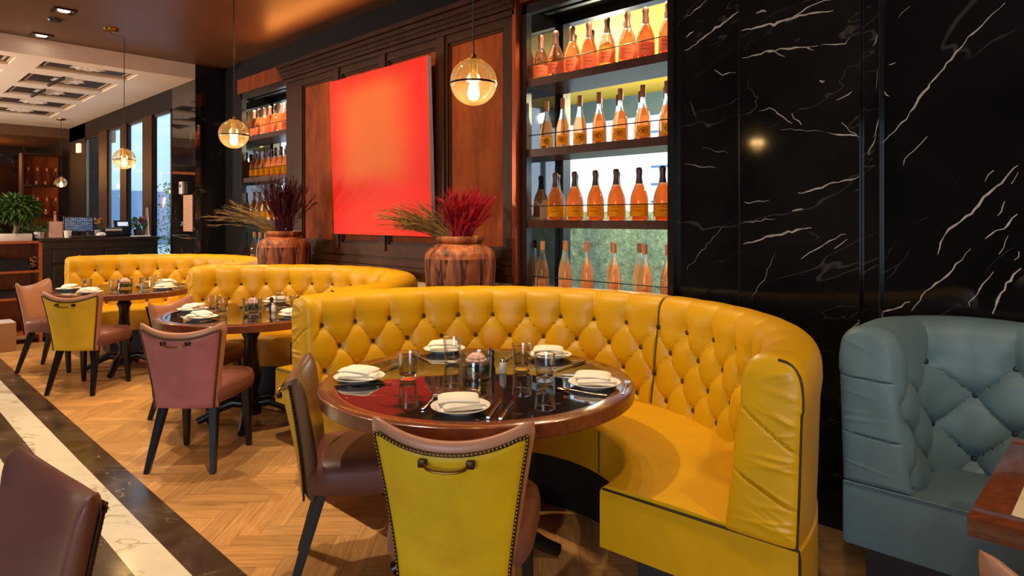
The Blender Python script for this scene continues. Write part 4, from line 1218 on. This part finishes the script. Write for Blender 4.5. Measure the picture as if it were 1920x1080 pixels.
PEND = [(1.955, 1.79, 1.965), (4.30, 1.80, 1.967), (6.80, 1.83, 1.965)]
pendant(*PEND[0], 'nearest amber glass globe pendant over the front table', H)
pendant(*PEND[1], 'middle amber glass globe pendant over the second table', H)
pendant(*PEND[2], 'farthest large globe pendant over the far table, cord swagged from ceiling', H, (7.0, 1.77))
for k, (U, V, z, lb) in enumerate([(14.3, 1.08, 2.0, 'small glowing globe pendant far left in the back of the room, lower'), (14.6, 1.42, 2.07, 'small pale globe pendant just right of the far left one'), (12.6, 2.48, 2.0, 'small globe pendant beside the dark pier left of the windows')]):
    pendant(U, V, z, lb, 2.85 if k < 2 else 3.03, None, .085)

# recessed ceiling spots, sensor
for k, (U, V, lb) in enumerate([(6.66, 1.33, 'lit recessed ceiling spot nearer the viewer, at top left'), (7.72, 1.36, 'lit recessed ceiling spot beside the cream coffered edge')]):
    t = thing('ceiling_spot', lb, 'ceiling spot', W(U, V, H), 0, 'recessed ceiling spots')
    bm = NB()
    for q in ((-.085, .085, -.085, -.06), (-.085, .085, .06, .085), (-.085, -.06, -.06, .06), (.06, .085, -.06, .06)): box(bm, *q, -.012, .0)
    obj('frame', bm, M['bronze'], t, False)
    bm = NB(); lathe(bm, [(0, -.006), (.045, -.006), (.045, -.001), (0, -.001)], 24); obj('lamp', bm, emit('spot_lens_%d' % k, (1, .86, .62, 1), 14), t)
for k, (U, lb) in enumerate([(9.15, 'short black light bar crossing the nearer patterned coffer'), (10.15, 'short black light bar crossing the second patterned coffer')]):
    bm = NB(); box(bm, -.32, .32, -.012, .012, -.03, 0, .003)
    o = obj('light_bar', bm, M['plastic_black'], None, False, W(U, 1.75, 3.03), (0, 0, .05)); tag(o, lb, 'light bar')
bm = NB(); lathe(bm, [(0, -.03), (.05, -.025), (.06, -.008), (.06, 0), (0, 0)], 24)
o = obj('ceiling_sensor', bm, M['plastic_black'], None, True, W(7.0, 1.33, H)); tag(o, 'small dark round sensor on the ceiling beside the nearer recessed spot', 'sensor')

# ================================================================== COUNTER AND FAR END
t = thing('counter_cabinet', 'tall black wooden service counter with brass knobs behind the farthest banquette', 'cabinet', W(9.0, 2.2, 0))
def cb(*q, bev=0): return boxes(*q, bev=bev)     # local (dU, dU, dV, dV, z, z)
obj('body', cb((0, .5, -.60, .60, .06, 1.15)), M['cabinet'], t, False)
obj('worktop', cb((-.03, .53, -.63, .62, 1.15, 1.185), bev=.004), M['cabinet'], t, False)
obj('plinth', cb((.03, .47, -.57, .57, 0, .06)), M['dark_plinth'], t, False)
for a, b, kn in ((-.50, -.02, -.255), (.02, .54, .27)):
    d = obj('drawer', cb((-.018, 0, a, b, .90, 1.05), bev=.004), M['cabinet'], t, False)
    bm = NB(); ball(bm, W(-.035, kn, .972), .017, 12); tube(bm, [W(-.02, kn, .972), W(-.035, kn, .972)], .006, 6); obj('knob', bm, M['brass'], d)
    d = obj('door', cb((-.018, 0, a, b, .10, .87), bev=.004), M['cabinet'], t, False)
    obj('door_panel', cb((-.024, -.018, a+.07, b-.07, .18, .80), bev=.002), M['black_wood'], d, False)
obj('frieze', cb((-.012, 0, -.60, .60, 1.06, 1.15), bev=.003), M['cabinet'], t, False)

s = thing('shelf_unit', 'open orange-brown shelf unit left of the black counter, holding black cloths', 'shelf unit', W(9.0, 1.22, 0))
for v in (-.36, .345): obj('side_panel', cb((-.0, .45, v, v+.03, 0, 1.14)), M['shelf_orange'], s, False)
for z in (.10, .50, .80, 1.13): obj('shelf', cb((.005, .45, -.33, .345, z, z+.025)), M['shelf_orange'], s, False)
obj('back_panel', cb((.44, .455, -.36, .375, .05, 1.14)), M['shelf_orange'], s, False)
for k, (V, z, lb, h) in enumerate([(1.24, .8255, 'pile of black cloths with sequinned ends on the upper open shelf', .19), (1.22, .5255, 'pile of black folded cloths with sequinned ends on the lower open shelf', .13)]):
    t = thing('cloth_pile', lb, 'cloth pile', W(9.2, V, z))
    bm = NB()
    grid(bm, lambda u, v: W(-.17+.34*v, -.29+.58*u, h*(.55+.45*(1-u)*(1 if k == 0 else (2*u-1)**2+.3))*(max(0, 1-abs(2*v-1)**6)**.5)*(max(0, 1-abs(2*u-1)**10)**.5)), 24, 12)
    obj('cloth', bm, M['black_cloth'], t)
    rr = random.Random(k); bm = NB()
    for q in range(60):
        e = rr.choice((-.27, .27)); ball(bm, W(-.175+rr.uniform(-.01, .01), e+rr.uniform(-.025, .025), rr.uniform(.02, h*.8)), .009, 5)
    o = obj('sequins', bm, M['brass'], t)
t = thing('cardboard_box', 'brown cardboard box on the floor level shelf at the far left edge', 'box', W(8.8, 1.10, 0))
bm = NB(); ub(bm, -.16, .16, -.2, .2, 0, .30, .004); obj('carton', bm, M['card'], t, False)
bm = NB(); ub(bm, -.155, .155, -.195, .195, .30, .306); obj('lid_flap', bm, M['pot_white'], t, False)

def foliage(bm, n, c, r, sc, ln, seed, wid=.3):
    rr = random.Random(seed)
    for q in range(n):
        d = Vector((rr.gauss(0, 1), rr.gauss(0, 1), rr.gauss(0, 1))).normalized(); rad = r*(.55+.45*rr.random())
        p = Vector(c)+Vector((d.x*sc[0], d.y*sc[1], d.z*sc[2]))*rad
        out = (d+Vector((0, 0, -.35))+Vector((rr.gauss(0, .4), rr.gauss(0, .4), rr.gauss(0, .3)))).normalized(); s = out.cross(Vector((0, 0, 1))).normalized()*ln*wid; upv = s.cross(out).normalized()
        a = bm.verts.new(p); b = bm.verts.new(p+out*ln*.5+s+upv*.01); e = bm.verts.new(p+out*ln-upv*.02); f = bm.verts.new(p+out*ln*.5-s+upv*.01)
        bm.faces.new((a, b, e)); bm.faces.new((a, e, f))
CT = 1.1855
t = thing('potted_tree', 'small green tree in a white trough on the orange shelf unit, far left', 'potted plant', W(9.22, 1.38, 1.1555))
bm = NB(); ub(bm, -.10, .10, -.19, .14, 0, .085, .006); obj('pot', bm, M['pot_white'], t)
bm = NB(); tube(bm, [W(0, 0, .08), W(.01, .01, .16), W(0, -.012, .24), W(.0, .0, .32)], [.03, .022, .02, .014], 10); tube(bm, [W(.02, .02, .08), W(-.01, .03, .18), W(.01, .0, .3)], [.015, .013, .01], 8); obj('trunk', bm, M['bark'], t)
bm = NB(); foliage(bm, 520, (0, 0, .37), .2, (1, 1, .55), .11, 1, .2); obj('foliage', bm, M['leaf'], t, False)
def small_plant(U, V, z, label, pot, leafm, h, r, n, seed, flower=None):
    t = thing('potted_plant', label, 'potted plant', W(U, V, z))
    bm = NB(); lathe(bm, [(0, 0), (r*.6, 0), (r*.75, h*.4), (r*.66, h*.41), (0, h*.36)], 20); obj('pot', bm, pot, t)
    bm = NB(); tube(bm, [(0, 0, h*.35), (.004, 0, h*.8)], .005, 5); foliage(bm, n, (0, 0, h*.75), r, (1, 1, .7), r*.7, seed, .25); obj('leaves', bm, leafm, t, False)
    if flower:
        bm = NB(); rr = random.Random(seed)
        for q in range(14):
            a = rr.uniform(0, 6.3); ball(bm, (r*.7*cos(a), r*.7*sin(a), h*rr.uniform(.75, 1.1)), r*.22, 6)
        obj('flowers', bm, flower, t)
small_plant(9.2, 1.60, 1.1855, 'small spiky plant in a pale pot between the tree and the pink box', M['pot_white'], M['leaf'], .17, .075, 60, 3)
small_plant(9.36, 1.50, 1.1555, 'low bushy green plant right of the small tree trunk', M['pot_dark'], M['leaf'], .13, .10, 140, 4)
small_plant(9.36, 1.16, 1.1555, 'low bushy green plant left of the small tree at the picture edge', M['pot_dark'], M['leaf'], .13, .10, 140, 6)
small_plant(9.30, 2.215, CT, 'white vase of peach flowers behind the card printer on the counter', M['pot_white'], M['leaf'], .21, .05, 20, 5, M['orange_flower'])
small_plant(9.26, 2.66, CT, 'dark pot with pink and green flowers at the right of the counter', M['pot_dark'], M['leaf'], .22, .085, 60, 8, M['magenta'])
t = thing('menu_box', 'pale pink upright box of menus on the counter', 'box', W(9.2, 1.75, CT))
bm = NB(); ub(bm, -.06, .06, -.065, .065, 0, .19, .004); obj('carton', bm, M['pinkmatte'], t, False)
bm = NB(); ub(bm, -.01, .01, -.012, .012, .19, .27); obj('handle', bm, M['pinkmatte'], t, False)
bm = NB(); lathe(bm, [(0, 0), (.033, 0), (.042, .085), (.039, .085), (.03, .006), (0, .006)], 20)
o = obj('cup', bm, M['china'], None, True, W(9.12, 1.86, CT)); tag(o, 'white cup between the pink box and the monitor on the counter', 'cup')
bm = NB(); ub(bm, -.11, .11, -.15, .15, 0, .02, .004); o = obj('menu_folder', bm, M['piping'], None, False, W(9.12, 1.72, CT-.0)); o.location = W(9.08, 1.60+.42, CT); tag(o, 'dark flat folder lying in front of the monitor on the counter', 'folder')

def mk_screen():
    m = NT('monitor_screen'); v = m.coord('Generated', (1, 1, 1))
    sp = m.new('ShaderNodeSeparateXYZ'); cmb = m.new('ShaderNodeCombineXYZ'); m.link(v, sp.inputs[0]); m.link(sp.outputs['Y'], cmb.inputs['X']); m.link(sp.outputs['Z'], cmb.inputs['Y'])
    b = m.new('ShaderNodeTexBrick'); m.link(cmb.outputs[0], b.inputs['Vector'])
    b.inputs['Scale'].default_value = 3; b.inputs['Color1'].default_value = lin(60, 90, 120); b.inputs['Color2'].default_value = lin(150, 180, 205); b.inputs['Mortar'].default_value = lin(24, 40, 66); b.inputs['Mortar Size'].default_value = .06
    m.link(b.outputs['Color'], m.b.inputs['Emission Color']); m.b.inputs['Emission Strength'].default_value = .8; m.set(Roughness=.15)
    m.b.inputs['Base Color'].default_value = (.01, .01, .015, 1); return m.m
M['screen'] = mk_screen()
t = thing('monitor', 'black till monitor with a blue lit screen on the counter', 'monitor', W(9.25, 2.0, CT))
bm = NB(); box(bm, -.008, .008, -.155, .155, -.095, .095, .004); h = obj('bezel', bm, M['plastic_black'], t, False, (0, 0, .155), (0, radians(-8), 0))
bm = NB(); box(bm, .0085, .0095, -.143, .143, -.083, .083); obj('screen', bm, M['screen'], h, False)
bm = NB(); box(bm, -.06, .06, -.08, .08, 0, .014, .003); box(bm, -.025, -.008, -.02, .02, .01, .12); obj('stand', bm, M['plastic_black'], t, False)
t = thing('receipt_printer', 'low black receipt printer on the counter', 'printer', W(9.25, 2.34, CT))
bm = NB(); ub(bm, -.09, .09, -.11, .11, 0, .115, .012); obj('body', bm, M['plastic_black'], t)
bm = NB(); ub(bm, -.094, -.088, -.08, .10, .075, .10); obj('paper_slot', bm, M['plastic_white'], t, False)
t = thing('payment_terminal', 'tilted black payment terminal with a small lit display on the counter', 'payment terminal', W(9.35, 2.49, CT))
bm = NB(); ub(bm, -.07, .07, -.09, .09, 0, .10, .01); obj('base', bm, M['plastic_black'], t)
bm = NB(); box(bm, -.012, .012, -.10, .10, -.06, .06, .004); h = obj('head', bm, M['plastic_black'], t, False, (.03, 0, .145), (0, radians(-25), 0))
bm = NB(); box(bm, .0125, .0135, -.06, .06, -.02, .035); obj('display', bm, emit('terminal_display', lin(190, 205, 230), .9), h, False)
bm = NB(); tube(bm, [W(-.07, .09, .06), W(-.09, .14, .03), W(-.02, .13, .01), W(0, .09, .05)], .005, 5); obj('cable', bm, M['plastic_white'], t)
bm = NB(); lathe(bm, [(0, 0), (.045, 0), (.045, .01), (.03, .02), (.012, .36), (0, .37)], 20)
o = obj('table_sign_cone', bm, M['pinkmatte'], None, True, W(9.25, 2.75, CT)); tag(o, 'tall thin pink cone at the right end of the counter', 'cone')
bm = NB(); ub(bm, -.08, .08, -.09, .09, 0, .006); ub(bm, -.07, .08, -.08, .09, .006, .012); o = obj('paper_stack', bm, M['plastic_white'], None, False, W(9.09, 2.62, CT)); tag(o, 'small stack of papers before the flower pot on the counter', 'paper')
bm = NB(); ball(bm, (0, 0, .03), .045, 12, (1, 1.2, .7)); o = obj('bread_roll', bm, M['plastic_white'], None, True, W(9.0+.06, 2.19+.0, CT)); o.name = 'crumpled_napkin'; tag(o, 'small pale crumpled napkin in front of the monitor at its right', 'napkin')

# pier fittings: thermostat and paper notice, door handle bar
t = thing('wall_device', 'small white wall box with a dark lens on the black pier beside the window', 'wall device', W(8.29, 2.86, 1.78))
bm = NB(); ub(bm, -.055, .055, -.03, 0, -.075, .075, .006); obj('case', bm, M['plastic_white'], t)
bm = NB(); ub(bm, -.018, .018, -.034, -.03, .005, .04); obj('lens', bm, M['plastic_black'], t, False)
def mk_notice():
    m = NT('notice_paper'); sp = m.new('ShaderNodeSeparateXYZ'); tc = m.new('ShaderNodeTexCoord'); m.link(tc.outputs['Generated'], sp.inputs[0])
    w = m.math('FRACT', m.math('MULTIPLY', sp.outputs['Z'], 16)); n = m.noise(tc.outputs['Generated'], 14, 2)
    f = m.ramp(w, [(0, (0, 0, 0)), (.6, (0, 0, 0)), (.62, (1, 1, 1))], 'CONSTANT'); g = m.ramp(n.outputs['Fac'], [(.48, (0, 0, 0)), (.52, (.6, .6, .6))])
    m.color(m.mix(m.mix(1, f, g, 'MULTIPLY'), lin(205, 160, 132), lin(150, 96, 84))); m.set(Roughness=.7); return m.m
bm = NB(); ub(bm, -.145, .145, -.006, 0, -.215, .215)
o = obj('notice', bm, mk_notice(), None, False, W(8.12, 2.86, 1.475)); tag(o, 'tall peach paper notice with faint lines on the black pier', 'notice')
bm = NB(); tube(bm, [W(8.5, 2.84, 1.20), W(8.3, 2.80, 1.20), W(8.18, 2.80, 1.18), W(7.98, 2.80, 1.18), W(7.98, 2.85, 1.18)], .008, 8)
o = obj('wall_bar', bm, M['steel'], None, True); tag(o, 'thin bent steel bar on the black pier below the paper notice', 'bar')

# far end wall: framed mirrors, bottle shelf glowing orange
for k, (V0, V1, lb) in enumerate([(-.6, .75, 'tall framed mirror on the far end wall, at the left picture edge'), (.95, 1.75, 'tall framed mirror on the far end wall behind the small tree')]):
    t = thing('wall_mirror', lb, 'mirror', W(16.06, (V0+V1)/2, 1.6)); w = (V1-V0)/2
    bm = NB(); ub(bm, -.03, .03, -w, w, -.9, -.84); ub(bm, -.03, .03, -w, w, .84, .9); ub(bm, -.03, .03, -w, -w+.06, -.84, .84); ub(bm, -.03, .03, w-.06, w, -.84, .84); obj('frame', bm, M['copper_edge'], t, False)
    bm = NB(); ub(bm, 0, .02, -w+.06, w-.06, -.84, .84); obj('mirror_glass', bm, M['mirror_marble'], t, False)
t = thing('back_shelf', 'orange glowing bottle shelves on the far end wall, left of the windows', 'display shelf', W(14.6, 2.66, .9))
for v in (-.4, .37): obj('side_panel', boxes((-.1, .15, v, v+.03, 0, 1.7)), M['panel_wood'], t, False)
for z in (0, .55, 1.1, 1.67): obj('shelf', boxes((-.1, .15, -.37, .37, z, z+.03)), M['panel_wood'], t, False)
obj('back_panel', boxes((.15, .17, -.4, .4, 0, 1.7)), M['copper_suede'], t, False)
k = 0
for z, nm in ((.93, 'bottom'), (1.48, 'middle'), (2.03, 'top')):
    for q in range(5):
        add_bottle('s4', 14.62, 2.38+.14*q, z+.0005, 'tiny bottle, %s, on the %s orange shelf of the far end wall' % (ORD[q], nm), 'bottles on the far end wall'); k += 1
t = thing('wall_sign', 'small pale lamp on the dark pier beyond the windows', 'wall lamp', W(13.1, 2.86, 2.62)); bm = NB(); ub(bm, -.06, .06, -.06, 0, -.08, .08, .01); obj('shade', bm, emit('pale_lamp', lin(255, 190, 150), 1.2), t)

# ================================================================== LIGHT
def light(name, typ, loc, energy, col, **kw):
    d = bpy.data.lights.new(name, typ); d.energy = energy; d.color = col
    for k_, v in kw.items():
        if k_ not in ('aim', 'rot'): setattr(d, k_, v)
    o = bpy.data.objects.new(name, d); COL.objects.link(o); o.location = loc
    if 'aim' in kw:
        o.rotation_euler = (Vector(kw['aim'])-Vector(loc)).to_track_quat('-Z', 'Y').to_euler()
    return o
WARM = (1, .68, .36); WARM2 = (1, .79, .53); DAY = (.72, .86, 1)
def spot(name, U, V, aim, e, ang, col=WARM2, blend=.35, r=.03):
    return light(name, 'SPOT', W(U, V, H-.03), e, col, spot_size=radians(ang), spot_blend=blend, shadow_soft_size=r, aim=W(*aim))
# row of recessed spots above the aisle side of the tables
for U, e in ((-.45, 75), (.45, 40), (2.75, 170), (4.05, 150), (5.3, 150), (6.66, 130), (7.72, 100), (9.0, 60)):
    spot('ceiling_spot_light', U, 1.33, (U, 1.6, 0), e, 92)
# wall washers
for U, e in ((3.4, 50), (4.1, 46), (4.9, 46), (5.6, 50)):
    spot('wall_washer', U, 1.75, (U, 3.1, 1.8), e, 75, WARM, .8)
for n in (N1, N2):
    for du in (.2, .55, .9): light('display_track_light', 'SPOT', W(n[0]+du, 3.20, 2.74), 36 if n is N1 else 70, WARM, spot_size=radians(120), spot_blend=.5, shadow_soft_size=.02, aim=W(n[0]+du, 3.40, 1.0))
for U, V, z in PEND: light('pendant_bulb', 'POINT', W(U, V, z-.02), 12, WARM, shadow_soft_size=.03, specular_factor=.1)
# cove strip on the panelling cornice, washing the ceiling
light('cove_strip', 'AREA', W(4.6, 3.02, 2.96), 19, (1, .33, .06), shape='RECTANGLE', size=3.6, size_y=.06, aim=W(4.6, 1.6, 3.2))
# unseen area lights added to brighten the coffers, then the far end
for U, V in ((8.8, -1.6), (12.0, -1.9)): light('coffer_fill_light', 'AREA', W(U, V, 1.9), 125, (1, .80, .64), shape='DISK', size=.5, aim=W(U+.3, 1.6, 3.1))
light('pendant_bulb', 'POINT', W(-.47, 1.95, 1.95), 22, WARM, shadow_soft_size=.03)
spot('far_spot', 15.2, 1.2, (15.9, 1.4, 1.6), 30, 80, WARM)
light('far_glow', 'POINT', W(15.2, 1.6, 2.5), 40, (1, .42, .12), shadow_soft_size=.1)
# daylight: sky through the windows, and the large window behind the viewer
light('left_window_daylight', 'AREA', W(-1.45, -4.55, 1.7), 125, DAY, shape='RECTANGLE', size=3.4, size_y=2.3, aim=W(-.2, 3, 1.1))
for q in range(3): light('canopy_lamp', 'POINT', W(1.2+1.3*q, 5.3, 2.5), 170, (1, .8, .45), shadow_soft_size=.05)
w = bpy.data.worlds.new('sky'); S.world = w; w.use_nodes = True
bg = w.node_tree.nodes['Background']; bg.inputs[0].default_value = (.72, .86, 1, 1); bg.inputs[1].default_value = 4.5

S.view_settings.view_transform = 'Standard'; S.view_settings.look = 'None'; S.view_settings.gamma = 1; S.view_settings.use_curve_mapping = False
S.view_settings.exposure = 0.0
S.cycles.use_denoising = True
S.cycles.caustics_reflective = False; S.cycles.caustics_refractive = True
S.cycles.sample_clamp_indirect = 4
S.cycles.max_bounces = 12; S.cycles.transparent_max_bounces = 16; S.cycles.transmission_bounces = 12
